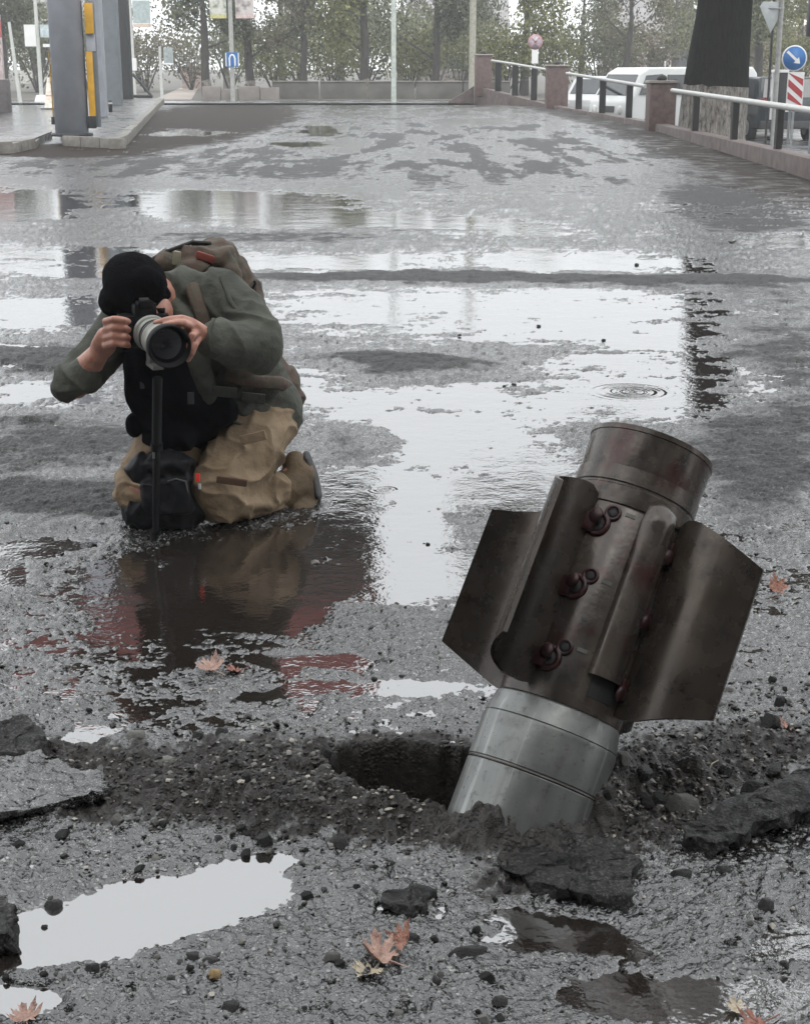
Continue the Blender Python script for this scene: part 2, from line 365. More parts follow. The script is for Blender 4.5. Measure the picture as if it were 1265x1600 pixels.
m.add(vs, [(i*nc_+j, i*nc_+j+1, (i+1)*nc_+j+1, (i+1)*nc_+j) for i in range(nr_-1) for j in range(nc_-1) if not (bad[i, j] or bad[i+1, j] or bad[i, j+1] or bad[i+1, j+1])])
water = m.build('puddle_water', WATERM); tag(water, kind='structure')
# ground sheets further out
n = N('far_ground'); cf = n.ramp(n.noise(.25, 6, .6), [(.3, (.035, .034, .03)), (.55, (.07, .066, .056)), (.75, (.05, .06, .03))])
FARM = n.set(color=cf, rough=.6, normal=n.bump(n.noise(6, 4), .5, .05))
m = MB(); m.add([(-900, -60, -.66), (900, -60, -.66), (900, 1500, -.66), (-900, 1500, -.66)], [(0, 1, 2, 3)])
tag(m.build('ground', FARM), kind='structure')
n = N('wet_street'); cf = n.ramp(n.noise(1.2, 6, .6), [(.3, (.07, .07, .072)), (.7, (.13, .13, .135))])
STREETM = n.set(color=cf, rough=n.ramp(n.noise(.8, 4), [(.35, .08), (.65, .4)]), normal=n.bump(n.noise(25, 4), .3, .02), spec=.7)
m = MB(); vs = [(40, 8, -.6), (40, 58, -.6), (3.0, 58, -.6)]
vs += [(p.x+.34, p.y, -.6) for p in reversed(RAILG)]+[(RAILG[0].x+.2, 8, -.6)]
m.add(vs, [tuple(range(len(vs)))]); tag(m.build('side_street', STREETM), kind='structure')
n = N('road_shoulder'); 
m = MB(); m.add([(-40, 57, -.012), (3.4, 57, -.012), (3.4, 63, -.012), (-40, 63, -.012)], [(0, 1, 2, 3)])
m.add([(-40, 14, -.03), (-.36*15.9, 14, -.03), (-.36*58.9, 57, -.03), (-60, 57, -.03)], [(0, 1, 2, 3)])
tag(m.build('road_margin', STREETM), kind='structure')
n = N('verge_earth'); cf = n.ramp(n.noise(.5, 6, .6), [(.3, (.06, .055, .045)), (.55, (.11, .1, .085)), (.75, (.06, .075, .035))])
VERGEM = n.set(color=cf, rough=.75, normal=n.bump(n.noise(9, 4), .5, .05))
m = MB(); m.add([(-120, 62, -.0), (120, 62, -.0), (120, 260, .6), (-120, 260, .6), (-120, 62, -.64), (120, 62, -.64)], [(0, 1, 2, 3), (4, 5, 1, 0)])
tag(m.build('verge', VERGEM), kind='structure')
# ------------------------------------------------------------------ the rocket tail standing in the crater
n = N('scorched_metal')
st = n.noise(14, 5, .6, n.map((1, 1, .12))); bl = n.noise(9, 5, .65)
col = n.ramp(st, [(.25, (.012, .010, .009)), (.48, (.046, .038, .032)), (.75, (.13, .107, .087))])
col = n.mix(n.ramp(bl, [(.52, 0), (.66, .85)]), col, (.045, .011, .01))
col = n.mix(n.ramp(n.noise(26, 6, .75), [(.52, 0), (.66, .7)]), col, (.012, .012, .013))
BODYM = n.set(color=col, rough=n.ramp(n.noise(22, 5), [(.3, .14), (.7, .36)]), metal=.4, normal=n.bump(n.noise(120, 3), .12, .002))
n = N('bare_steel')
st = n.noise(20, 5, .6, n.map((1, 1, .1)))
col = n.ramp(st, [(.25, (.10, .104, .1)), (.75, (.19, .196, .188))]); col = n.mix(n.ramp(n.noise(16, 5, .7), [(.55, 0), (.75, .55)]), col, (.045, .036, .028))
col = n.mix(n.ramp(n.noise(60, 6, .75), [(.56, 0), (.66, .6)]), col, (.05, .045, .04)); col = n.mix(n.ramp(n.noise(40, 3, .5, n.map((1, 1, .03))), [(.6, 0), (.66, .5)]), col, (.34, .35, .34))
STEELM = n.set(color=col, rough=n.ramp(n.noise(30, 4), [(.3, .26), (.7, .46)]), metal=.55, normal=n.bump(n.noise(150, 3), .1, .002))
DARKM = simple('dark_cavity', (.008, .008, .009), .7)
REDM = simple('red_primer', (.026, .006, .0065), .42, .3, .6, 60)
n = N('fin_metal'); st = n.noise(9, 5, .6, n.map((1, 1, .15)))
col = n.ramp(st, [(.25, (.012, .010, .0088)), (.55, (.038, .03, .024)), (.8, (.085, .066, .048))])
col = n.mix(n.ramp(n.noise(22, 6, .75), [(.52, 0), (.68, .7)]), col, (.010, .009, .009)); col = n.mix(n.ramp(n.noise(5, 5, .6), [(.55, 0), (.7, .6)]), col, (.04, .02, .014))
FINM = n.set(color=col, rough=n.ramp(n.noise(18, 5), [(.3, .17), (.7, .36)]), metal=.5, normal=n.bump(n.noise(90, 3), .1, .002))
CLIPM = simple('clip_metal', (.10, .10, .09), .4, .5)
D0 = 2.56; K = D0/F0; KA = K/math.cos(R(12))
TILT = R(21.5)
O3 = CAM+ray(840, 1200)*D0
ax = (Vector((1, 0, 0))*math.sin(TILT)+UPV*math.cos(TILT))*math.cos(R(12))+FWD*math.sin(R(12)); ax.normalize()
xr_ = (Vector((1, 0, 0))*math.cos(TILT)-UPV*math.sin(TILT)); xr_ = (xr_-ax*xr_.dot(ax)).normalized()
yr_ = ax.cross(xr_)                                                # away from the viewer
RM = Matrix((xr_, yr_, ax)).transposed().to_4x4(); RM.translation = O3
rk = bpy.data.objects.new('rocket_tail', None); COL.objects.link(rk); rk.matrix_world = RM
tag(rk, 'tail section of a spent artillery rocket stuck slanting in the broken asphalt', 'rocket')
def prof(l): return [(r*K, z*KA) for r, z in l]
lo = MB().lathe(prof([(109, -430), (109, -22), (108, -20), (108, -16), (109.5, -14), (110, 50), (109, 55), (108, 56), (109, 57.5), (102, 90), (98, 93), (96, 100)]), 48).build('nose_side_tube', STEELM, rk)
MB().lathe(prof([(107, -20.6), (109.35, -20.2), (109.35, -17.2), (107, -16.8)]), 48).build('seam_ring', BODYM, lo)
body = MB().lathe(prof([(97, 92), (100, 94), (100, 404), (99, 407), (99, 410), (101.5, 412), (101.5, 440), (100, 442), (100, 445), (102, 447), (102, 472)]), 48).build('body_tube', BODYM, rk)
MB().lathe(prof([(98, 470), (99.5, 472.5), (100, 476), (101.5, 500), (102.5, 530), (104, 531), (104, 539), (96, 540), (93, 536), (92, 520), (10, 516)]), 48).build('end_cap', BODYM, rk)
for o_ in rk.children:
    o_.data.set_sharp_from_angle(angle=R(22))
# half-round cable duct along the front, cut open at its lower end
def arc_local(phi, r): return Vector((math.sin(phi)*r*K, -math.cos(phi)*r*K, 0))
cphi = R(21); cc = arc_local(cphi, 98)
m = MB(); ns = 10
zs = [150, 165, 200, 300, 400, 424, 434]; rr = [30, 30, 30, 30, 30, 26, 8]
tdir = Vector((math.cos(cphi), math.sin(cphi), 0)); ndir = Vector((math.sin(cphi), -math.cos(cphi), 0))
vs = []; fs = []
for z, r_ in zip(zs, rr):
    for k in range(ns+1):
        t = math.pi*k/ns; vs.append(cc+tdir*(math.cos(t)*r_*K)+ndir*(math.sin(t)*r_*.62*K)+Vector((0, 0, z*KA)))
for i in range(len(zs)-1):
    for k in range(ns): fs.append((i*(ns+1)+k+1, i*(ns+1)+k, (i+1)*(ns+1)+k, (i+1)*(ns+1)+k+1))
m.add(vs, fs, True); duct = m.build('cable_duct', BODYM, rk)
m = MB(); vs = [cc+tdir*(math.cos(math.pi*k/ns)*29*K)+ndir*(math.sin(math.pi*k/ns)*.60*29*K)+Vector((0, 0, 152*KA)) for k in range(ns+1)]
m.add(vs, [tuple(range(ns+1))]); m.build('duct_opening', DARKM, duct)
# torn dark recess below the duct
def patch(phi0, phi1, z0, z1, r, name, mat, parent, nseg=6, th=0.0015):
    m = MB(); vs = []
    for z in (z0, z1):
        for k in range(nseg+1):
            p = arc_local(phi0+(phi1-phi0)*k/nseg, r); vs.append(p+Vector((0, 0, z*KA)))
    for z in (z0, z1):
        for k in range(nseg+1):
            p = arc_local(phi0+(phi1-phi0)*k/nseg, r-4); vs.append(p+Vector((0, 0, z*KA)))
    q = nseg+1
    fs = [(k, k+1, q+k+1, q+k) for k in range(nseg)]+[(2*q+k, k, k+1, 2*q+k+1)[::-1] for k in range(nseg)]+[(q+k, 3*q+k, 3*q+k+1, q+k+1)[::-1] for k in range(nseg)]+[(0, q, 3*q, 2*q)[::-1], (nseg, 2*q-1, 4*q-1, 3*q-1)]
    m.add(vs, fs); return m.build(name, mat, parent)
patch(R(10), R(40), 118, 152, 101.2, 'torn_recess', DARKM, body)
for z in (225, 320): patch(R(46), R(48.5), z, z+34, 101, 'slot', DARKM, body, 2)
for z in (395, 285, 175): patch(R(-11), R(-2), z, z+6, 101.2, 'clip', CLIPM, body, 2)
AXG = O3-ax*(O3.z/ax.z)                                            # where the axis meets the ground
for z in (372, 268, 152):                                        # round red sockets beside the hinge line
    for ph_, rr2, dz_ in ((-33, 21, 0), (-22, 13, 22)):
        c = arc_local(R(ph_), 99.5)+Vector((0, 0, (z+dz_)*KA)); nd = Vector((math.sin(R(ph_)), -math.cos(R(ph_)), 0))
        Mx = Matrix.Translation(c) @ nd.to_track_quat('Z', 'Y').to_matrix().to_4x4()
        so_ = MB().lathe([(rr2*1.05*K, -2*K), (rr2*K, 4*K), (rr2*.8*K, 4.2*K), (rr2*.66*K, 3.6*K), (rr2*.6*K, 1.4*K)], 24, Mx).build('socket', REDM, body)
        MB().lathe([(rr2*.62*K, 1.0*K), (rr2*.6*K, 2.2*K), (rr2*.2*K, 2.4*K)], 18, Mx).build('socket_hole', DARKM, so_)
# hinges with bolts and four curved fins
for k in range(4):
    hphi = R(47+90*k); tphi = R(55+90*k)
    fin = MB(); nu, nvv = 12, 6; vs = []; fs = []
    a = arc_local(hphi, 101); b = arc_local(tphi, 246); d = b-a; nrm = Vector((d.y, -d.x, 0)).normalized()
    for th in (-.004, .004):
        for i in range(nu+1):
            u = i/nu; p = a+d*u+nrm*(math.sin(math.pi*u)*.04+th)
            zl = 104+42*max(0, (u-.25)/.75)**1.1; zh = 428-44*max(0, (u-.2)/.8)
            if i == 0: zl += 4; zh -= 10
            for j in range(nvv+1): vs.append(p+Vector((0, 0, (zl+(zh-zl)*j/nvv)*KA)))
    q = (nu+1)*(nvv+1)
    for i in range(nu):
        for j in range(nvv):
            a0 = i*(nvv+1)+j; a1 = a0+nvv+1
            fs.append((a0, a1, a1+1, a0+1)); fs.append((q+a0, q+a0+1, q+a1+1, q+a1))
    for i in range(nu):
        a0 = i*(nvv+1); a1 = a0+nvv+1; fs.append((a0, q+a0, q+a1, a1)); a0 += nvv; a1 += nvv; fs.append((a0, a1, q+a1, q+a0))
    for j in range(nvv):
        a0 = j; fs.append((a0, a0+1, q+a0+1, q+a0)); a0 = nu*(nvv+1)+j; fs.append((a0, q+a0, q+a0+1, a0+1))
    fin.add(vs, fs, True); me_ = fin.mesh('fin'); me_.set_sharp_from_angle(angle=R(50)); fo = link('fin', me_, FINM, rk)
    for z in (150, 265, 372):
        hg = MB(); c = arc_local(hphi, 103)+Vector((0, 0, z*KA)); Mz = rotz(hphi)
        hg.box(c, (34*K, 14*K, 30*KA), Mz); ho = hg.build('hinge', REDM, rk, bevel=3*K)
        for s in (-1, 1):
            bm_ = MB(); cb = c+Vector((math.cos(hphi)*s*17*K, math.sin(hphi)*s*17*K, s*10*KA))+Vector((math.sin(hphi), -math.cos(hphi), 0))*(6*K)
            bm_.ell(cb, (12*K, 6*K, 13*K), Mz, 12, 8); bm_.build('bolt', REDM, ho)
# ------------------------------------------------------------------ broken asphalt, stones, gravel and fallen leaves
rnd = random.Random(5)
def rock_mesh(name, seed, sub=2, flat=1.0, jag=.35):
    bm = bmesh.new(); bmesh.ops.create_icosphere(bm, subdivisions=sub, radius=1)
    off = Vector((seed*7.3, seed*3.1, seed*1.7))
    for v in bm.verts:
        p = v.co.copy(); f = 1+jag*mnoise.noise(p*1.1+off)+jag*.5*mnoise.noise(p*2.6+off)+jag*.22*mnoise.noise(p*6+off)
        q = p*f
        for ax_, s_ in ((Vector((.3, .2, 1)), .5), (Vector((1, -.4, .2)), .6), (Vector((-.5, .8, .1)), .55), (Vector((-.8, -.5, .4)), .6), (Vector((.3, -.9, .5)), .6), (Vector((.6, .6, -.5)), .6)):   # broken faces
            a = ax_.normalized(); dd = q.dot(a)
            if dd > s_: q = q-a*((dd-s_)*.93)
        q.z *= flat; v.co = q
    me = bpy.data.meshes.new(name); bm.to_mesh(me); bm.free(); me.polygons.foreach_set('use_smooth', [True]*len(me.polygons)); me.set_sharp_from_angle(angle=R(38)); return me
def rock_mat(name, lo, hi, rough=.4):
    n = N(name); c = n.ramp(n.noise(2.2, 6, .7), [(.3, lo), (.7, hi)])
    oi = n.t.nodes.new('ShaderNodeObjectInfo').outputs['Random']; c = n.mix(1.0, c, n.ramp(oi, [(0, .6), (1, 1.5)]), 'MULTIPLY')
    return n.set(color=c, rough=n.ramp(n.noise(5, 4), [(.3, rough*.5), (.7, rough)]), normal=n.bump(n.noise(9, 5, .7), .5, .12), spec=.35)
RK_D = rock_mat('dark_stone', (.006, .0055, .0055), (.027, .025, .024)); RK_G = rock_mat('grey_stone', (.07, .068, .06), (.17, .165, .15), .5)
RK_L = rock_mat('light_stone', (.2, .19, .175), (.42, .4, .37), .6); RK_Y = rock_mat('ochre_stone', (.2, .13, .05), (.42, .3, .15), .6)
n = N('broken_asphalt'); cA = n.ramp(n.voro(260, out='Color'), [(.3, (.006, .0055, .005)), (.6, (.02, .019, .018)), (.9, (.085, .08, .074))]); cA = n.mix(1.0, cA, n.ramp(n.noise(14, 5, .7), [(.3, .4), (.75, 1.5)]), 'MULTIPLY')
ASPH = n.set(color=cA, rough=n.ramp(n.noise(20, 4), [(.3, .3), (.7, .6)]), normal=n.bump(n.voro(130), -.8, .006, n.bump(n.noise(45, 6, .78), 1.0, .02)), spec=.4)
n = N('crumb_asphalt'); CRUMB = n.set(color=n.ramp(n.noise(2.5, 6, .75), [(.3, (.005, .0047, .0043)), (.7, (.032, .03, .027))]), rough=.5, normal=n.bump(n.noise(7, 6, .8), .9, .2), spec=.3)
ROCKS = {}
def rock_of(mat, k, flat):
    key = (mat.name, k, flat)
    if key not in ROCKS:
        me = rock_mesh('stone', k+len(mat.name), 2, flat); me.materials.append(mat); ROCKS[key] = me
    return ROCKS[key]
def stone(name, px, py, wpx, mat, label, flat=.6, ratio=.7, rz=None, lift=.35, k=None, group=None, cat='stone', tilt=0):
    g = P(px, py); hh = max(ground_h(g.x, g.y), 0)
    g = P(px, py, hh); hh = max(ground_h(g.x, g.y), 0)
    s = wpx/pxm(g.y)/2
    o = bpy.data.objects.new(name, rock_of(mat, rnd.randrange(5) if k is None else k, flat)); COL.objects.link(o)
    o.location = (g.x, g.y, hh+s*flat*lift); o.scale = (s, s*ratio, s); o.rotation_euler = (tilt, rnd.uniform(-.15, .15), rnd.uniform(0, 6.28) if rz is None else rz)
    tag(o, label, cat, group); return o
# stones that can be told apart
stone('stone', 1070, 1246, 66, RK_G, 'oval grey stone lying right of the rocket below its fin', .62, .75, .1, k=1)
stone('stone', 1185, 1242, 70, RK_D, 'dark jagged rock with a pale left edge right of the oval grey stone', .6, .6, .25, k=2)
stone('stone', 948, 1303, 46, RK_L, 'pale flat sliver of stone in front of the rocket', .35, .5, .35, k=3)
stone('stone', 1205, 1135, 46, RK_D, 'upright dark rock beside the orange leaf at the right edge', .95, .8, .4, k=0)
stone('stone', 1198, 1415, 34, RK_D, 'dark round stone on the wet asphalt at lower right', .75, .8, .2, k=1)
stone('stone', 1130, 1360, 34, RK_D, 'flat dark stone below the tilted slab at right', .5, .6, .1, k=4)
stone('stone', 1064, 1370, 46, RK_D, 'black flat stone right of the rough slab', .45, .55, 0, k=2)
stone('stone', 362, 1580, 40, RK_D, 'black round stone at the bottom edge left of centre', .7, .8, .3, k=0)
stone('stone', 336, 1525, 26, RK_Y, 'brownish upright pebble below the big puddle', .95, .8, .2, k=3)
stone('stone', 782, 1562, 34, RK_D, 'smooth dark pebble near the bottom edge right of the leaf cluster', .55, .7, .2, k=1)
stone('stone', 620, 1572, 30, RK_G, 'small grey pebble below the leaf cluster', .5, .7, .2, k=2)
stone('stone', 145, 1520, 30, RK_D, 'black pointed stone on the lower rim of the big puddle', .9, .7, .2, k=4)
stone('stone', 300, 1494, 40, RK_D, 'thin dark flake on the lower edge of the big puddle', .3, .5, .05, k=3)
stone('stone', 330, 1496, 36, RK_D, 'flat black fragment at the right end of the dark flake', .4, .5, -.1, k=1)
stone('stone', 85, 1418, 36, RK_D, 'dark block on the upper left shore of the big puddle', .7, .7, .2, k=2)
stone('stone', 70, 1450, 13, RK_D, 'tiny stone alone in the left part of the big puddle', .6, .7, .2, k=2, lift=.6)
stone('stone', 366, 1328, 14, RK_D, 'small upright black stone at the upper tip of the big puddle', 1, .8, .2, k=2, lift=.6)
stone('stone', 520, 1500, 34, RK_G, 'grey stone with a dark underside left of the leaf cluster', .6, .7, .1, k=0)
stone('stone', 735, 1492, 72, RK_D, 'long dark strip of asphalt right of the leaf cluster', .3, .35, .03, k=3)
stone('stone', 640, 1468, 44, RK_D, 'dark knobbly stone just above the leaf cluster', .4, .5, -.3, k=4)
stone('stone', 655, 1120, 16, RK_D, 'small stone behind the crater rim', .8, .8, .2, k=1)
stone('stone', 508, 1200, 26, RK_G, 'round grey stone on the left lip of the crater', .5, .7, .2, k=1, lift=.7)
stone('stone', 465, 1178, 26, RK_G, 'grey stone on the rubble left of the crater', .7, .8, .2, k=3)
stone('stone', 310, 1152, 24, RK_D, 'left one of two black stones on the upper edge of the rubble', .8, .8, .2, k=0)
stone('stone', 348, 1152, 26, RK_D, 'right one of two black stones on the upper edge of the rubble', .8, .8, .4, k=2)
stone('stone', 212, 1152, 40, RK_G, 'grey lump on the upper edge of the rubble at left', .6, .7, .2, k=4)
stone('stone', 255, 1196, 50, RK_G, 'flat grey stone in the rubble below the grey lump', .4, .6, .1, k=1)
stone('stone', 803, 602, 11, RK_D, 'black pebble at the tip of the dry patch in the puddle', .5, .7, .2, k=1, lift=.7)
stone('stone', 788, 604, 8, RK_D, 'smaller black pebble beside the one at the tip of the dry patch', .5, .7, .2, k=2, lift=.7)
stone('stone', 718, 524, 8, RK_D, 'lone speck of stone in the far puddle left of centre', .5, .7, .2, k=2, lift=.7)
stone('stone', 842, 510, 9, RK_D, 'lone pebble standing in the far puddle right of centre', .5, .7, .2, k=3, lift=.7)
stone('stone', 995, 414, 9, RK_D, 'far pebble on the long pale puddle near the dark band', .5, .7, .2, k=3, lift=.7)
stone('stone', 943, 532, 9, RK_D, 'pebble in the far puddle below the other one', .5, .7, .2, k=0, lift=.7)
stone('stone', 585, 1062, 14, RK_D, 'dark pebble by the right end of the reddish puddles', .5, .7, .2, k=0, lift=.6)
stone('stone', 628, 1058, 13, RK_D, 'dark pebble in the pale water right of the reddish puddles', .5, .7, .2, k=2, lift=.6)
for (px, py, w, r) in ((880, 1240, 20, .7), (893, 1262, 16, .8), (868, 1266, 15, .7)): stone('stone', px, py, w, RK_Y, 'yellowish pebble in the rubble at the foot of the rocket', .8, r, None, group='yellowish pebbles at the foot of the rocket')
# thrown up slabs of asphalt
def slab(name, pts, top, th, label, slope=(0, 0), mat=None, lift=0.0):
    g = [P(*p) for p in pts]; c = sum(g, Vector())/len(g)
    bm = bmesh.new(); vs = [bm.verts.new((p.x-c.x, p.y-c.y, 0)) for p in g]; f = bm.faces.new(vs)
    if f.normal.z < 0: f.normal_flip()
    ext = bmesh.ops.extrude_face_region(bm, geom=[f]); 
    for v in ext['geom']:
        if isinstance(v, bmesh.types.BMVert): v.co.z += th
    bmesh.ops.triangulate(bm, faces=bm.faces[:])
    for _ in range(5):
        es = [e for e in bm.edges if e.calc_length() > .011]
        if es: bmesh.ops.subdivide_edges(bm, edges=es, cuts=1, use_grid_fill=False); bmesh.ops.triangulate(bm, faces=[f for f in bm.faces if len(f.verts) > 3])
    bmesh.ops.recalc_face_normals(bm, faces=bm.faces[:])
    for v in bm.verts:
        p = v.co+c; q = v.co.copy()
        nn = Vector((mnoise.noise(p*22), mnoise.noise(p*22+Vector((9, 0, 0))), mnoise.noise(p*22+Vector((0, 9, 0)))))*.016+Vector((mnoise.noise(p*75), mnoise.noise(p*75+Vector((9, 0, 0))), mnoise.noise(p*75+Vector((0, 9, 0)))))*.011
        nn.z *= .45 if v.co.z > th*.6 else 1; q += nn; q.z += q.x*slope[0]+q.y*slope[1]; v.co = q
    me = bpy.data.meshes.new(name); bm.to_mesh(me); bm.free(); me.polygons.foreach_set('use_smooth', [True]*len(me.polygons))
    o = link(name, me, mat or ASPH); hh = max(ground_h(c.x, c.y), 0); o.location = (c.x, c.y, hh+lift); tag(o, label, 'asphalt slab'); return o
slab('asphalt_slab', [(785, 1385), (830, 1335), (940, 1325), (992, 1360), (985, 1432), (900, 1422)], 0, .022, 'rough dark slab of asphalt lying in front of the rocket')
slab('asphalt_slab', [(1065, 1335), (1100, 1300), (1200, 1265), (1300, 1230), (1330, 1275), (1180, 1320), (1120, 1345)], 0, .024, 'long tilted asphalt slab with a shadowed front edge at the right border', (.03, .12), None, .012)
slab('asphalt_slab', [(-60, 1300), (-60, 1225), (60, 1212), (150, 1240), (170, 1262), (80, 1285)], 0, .02, 'grey topped asphalt plate lifted out of the rubble at the left border', (0, .05), ROADM, .006)
slab('asphalt_slab', [(-30, 1205), (-20, 1170), (40, 1160), (72, 1185), (50, 1205)], 0, .03, 'small upturned asphalt chunk above the plate at the left border', (0, .2))
slab('asphalt_slab', [(598, 1425), (605, 1405), (650, 1398), (678, 1412), (668, 1432), (630, 1440)], 0, .02, 'small black asphalt chunk between the rough slab and the puddle')
slab('asphalt_slab', [(-40, 1500), (-40, 1440), (10, 1435), (26, 1465), (18, 1498)], 0, .04, 'dark asphalt chunk at the left border by the big puddle')
# small stones strewn round the crater, each one an object
def spot():
    while True:
        t = rnd.random()
        if t < .62: px, py = rnd.gauss(620, 360), rnd.gauss(1240, 50)
        elif t < .86: px, py = rnd.uniform(-20, 1290), rnd.uniform(1290, 1640)
        else: px, py = rnd.uniform(950, 1290), rnd.gauss(1140, 90)
        if -60 < px < 1330 and 1020 < py < 1680 and not (520 < px < 780 and 1150 < py < 1300):
            g = P(px, py); hh = ground_h(g.x, g.y)
            if hh > -.004 and (Vector((g.x, g.y, 0))-AXG).length > .19: return px, py, hh
def zone_of(px, py):
    if py > 1310: return 'over the wet asphalt along the bottom of the picture'
    if px > 900: return 'over the ground right of the rocket'
    return 'through the rubble band left of the rocket'
def small_label(px, py, mt):
    return {'dark_stone': 'small black stone', 'crumb_asphalt': 'small crumb of dark asphalt', 'grey_stone': 'small grey stone', 'light_stone': 'small pale stone'}[mt.name]+' strewn '+zone_of(px, py)
for i in range(230):
    px, py, hh = spot(); w = min(40, 11+rnd.expovariate(1/8.0)); mt = rnd.choices((RK_D, CRUMB, RK_G, RK_L), (6, 5, 3, .7))[0]
    stone('small_stone', px, py, w, mt, small_label(px, py, mt), rnd.choice((.5, .7, .9)), rnd.uniform(.55, .95), None, .25, group='small stones strewn '+zone_of(px, py))
# finer gravel that nobody could count
gv, gf, gm_ = [], [], []
base = [rock_mesh('g', k, 1, .7, .5) for k in range(4)]
bv = [[v.co.copy() for v in b_.vertices] for b_ in base]; bf = [[tuple(p.vertices) for p in b_.polygons] for b_ in base]
for b_ in base: bpy.data.meshes.remove(b_)
for i in range(9600):
    t = rnd.random()
    if i > 7500: px, py = rnd.gauss(840, 130), rnd.gauss(1285, 34)
    elif t < .68: px, py = rnd.gauss(600, 380), rnd.gauss(1232, 44)
    elif t < .8: px, py = rnd.uniform(-40, 1300), rnd.uniform(1280, 1640)
    elif t < .9: px, py = rnd.uniform(900, 1300), rnd.gauss(1160, 60)
    else: px, py = rnd.uniform(-40, 1300), rnd.uniform(820, 1150)
    g = P(px, py); hh = ground_h(g.x, g.y)
    if (Vector((g.x, g.y, 0))-AXG).length < .16: continue
    if hh < -.003 and not (540 < px < 730 and 1180 < py < 1300): continue
    k = rnd.randrange(4); s = rnd.uniform(1.4, 4.6)*(1+rnd.random()**4*1.2)/pxm(g.y); M = Matrix.Rotation(rnd.uniform(0, 6.28), 3, 'Z') @ Matrix.Rotation(rnd.uniform(-.5, .5), 3, 'X') @ Matrix.Diagonal((1.15, rnd.uniform(.5, 1), rnd.uniform(.45, .95)))
    b0 = len(gv); gv += [tuple(M @ v*s+Vector((g.x, g.y, hh+s*.3))) for v in bv[k]]; gf += [tuple(j+b0 for j in f) for f in bf[k]]
    mi = rnd.choices((0, 1, 2), (11, 3, .7) if i < 7500 else (6, 5, 1.6))[0]; gm_ += [mi]*len(bf[k])
me = bpy.data.meshes.new('gravel'); me.from_pydata(gv, [], gf)
n = N('gravel_dark'); GD = n.set(color=n.ramp(n.noise(40, 5), [(.3, (.007, .006, .0055)), (.7, (.034, .03, .026))]), rough=.4, spec=.3)
n = N('gravel_grey'); GG = n.set(color=n.ramp(n.noise(40, 5), [(.3, (.06, .057, .05)), (.7, (.14, .13, .115))]), rough=.45)
n = N('gravel_light'); GL = n.set(color=n.ramp(n.noise(40, 5), [(.3, (.2, .18, .15)), (.7, (.36, .33, .28))]), rough=.5)
for q in (GD, GG, GL): me.materials.append(q)
me.polygons.foreach_set('material_index', gm_); o = link('gravel', me); tag(o, 'fine gravel and crumbs scattered over the rubble and asphalt', 'gravel', kind='stuff')
# fallen leaves
def leaf_mesh(k):
    r2 = random.Random(40+k); lobes = [(-2.25, .55), (-1.45, .8), (-.75, .9), (0, 1.0), (.75, .9), (1.45, .8), (2.25, .55)]
    pts = [(0, -.28)]
    for i, (a, l) in enumerate(lobes):
        l *= r2.uniform(.85, 1.12)
        for da, f in ((-.34, .52), (-.24, .82), (-.15, .78), (0, 1), (.15, .78), (.24, .82), (.34, .52)): pts.append((math.sin(a+da)*l*f, math.cos(a+da)*l*f))
    bm = bmesh.new(); c = bm.verts.new((0, 0, 0)); vs = [bm.verts.new((x, y, 0)) for x, y in pts]
    for i in range(len(vs)): bm.faces.new((c, vs[(i+1) % len(vs)], vs[i]))
    bmesh.ops.subdivide_edges(bm, edges=[e for e in bm.edges if c in e.verts], cuts=2); bmesh.ops.triangulate(bm, faces=bm.faces[:])
    cx = r2.uniform(-.3, .3)
    for v in bm.verts:
        d = v.co.length; v.co.z = .55*d*d*r2.uniform(.8, 1.1)*(.6+.8*abs(math.sin(math.atan2(v.co.x, v.co.y)*1.5+cx)))+.16*mnoise.noise(v.co*3+Vector((k, 0, 0)))
    for i in range(1): pass
    me = bpy.data.meshes.new('leaf'); bm.to_mesh(me); bm.free(); me.polygons.foreach_set('use_smooth', [True]*len(me.polygons)); return me
def leaf_mat(name, lo, hi):
    n = N(name); return n.set(color=n.ramp(n.noise(3, 5), [(.3, lo), (.7, hi)]), rough=.35, normal=n.bump(n.noise(6, 4), .4, .1), spec=.6)
LF_P = leaf_mat('leaf_pink', (.2, .105, .08), (.42, .27, .21)); LF_O = leaf_mat('leaf_orange', (.2, .08, .05), (.38, .18, .12)); LF_Y = leaf_mat('leaf_pale', (.3, .25, .17), (.5, .43, .32)); LF_R = leaf_mat('leaf_rust', (.12, .04, .025), (.3, .12, .08))
LM = [leaf_mesh(k) for k in range(4)]
def leaf(px, py, wpx, mat, k, rz, label, lift=.004, tilt=(0, 0)):
    g = P(px, py); hh = max(ground_h(g.x, g.y), 0); g = P(px, py, hh); s = wpx*1.25/pxm(g.y)/2
    me = LM[k].copy(); me.materials.append(mat); o = link('fallen_leaf', me)
    st_ = MB().tube([(0, -.25, .02), (.05, -.8, .05), (.15, -1.2, .03)], [.035, .03, .03], 5).build('stalk', mat, o)
    o.location = (g.x, g.y, hh+lift); o.scale = (s, s, s); o.rotation_euler = (tilt[0], tilt[1], rz); tag(o, label, 'leaf')
leaf(330, 1048, 50, LF_P, 0, .6, 'pale pink curled leaf on the wet asphalt left of the reddish puddles')
leaf(370, 1052, 34, LF_R, 1, 2.2, 'rusty leaf touching the pale pink one left of the reddish puddles')
leaf(596, 1502, 84, LF_P, 2, 1.2, 'large pale leaf of the cluster at the bottom centre', .006, (.25, .2))
leaf(628, 1488, 64, LF_O, 3, -1.0, 'upturned orange leaf at the right of the bottom centre cluster', .016, (.75, -.3))
leaf(580, 1522, 60, LF_Y, 1, 2.6, 'flat yellowish leaf under the front of the bottom centre cluster', .003)
leaf(1212, 924, 40, LF_O, 1, .3, 'orange leaf on the ground right of the rocket fin tip', .006, (.6, .2))
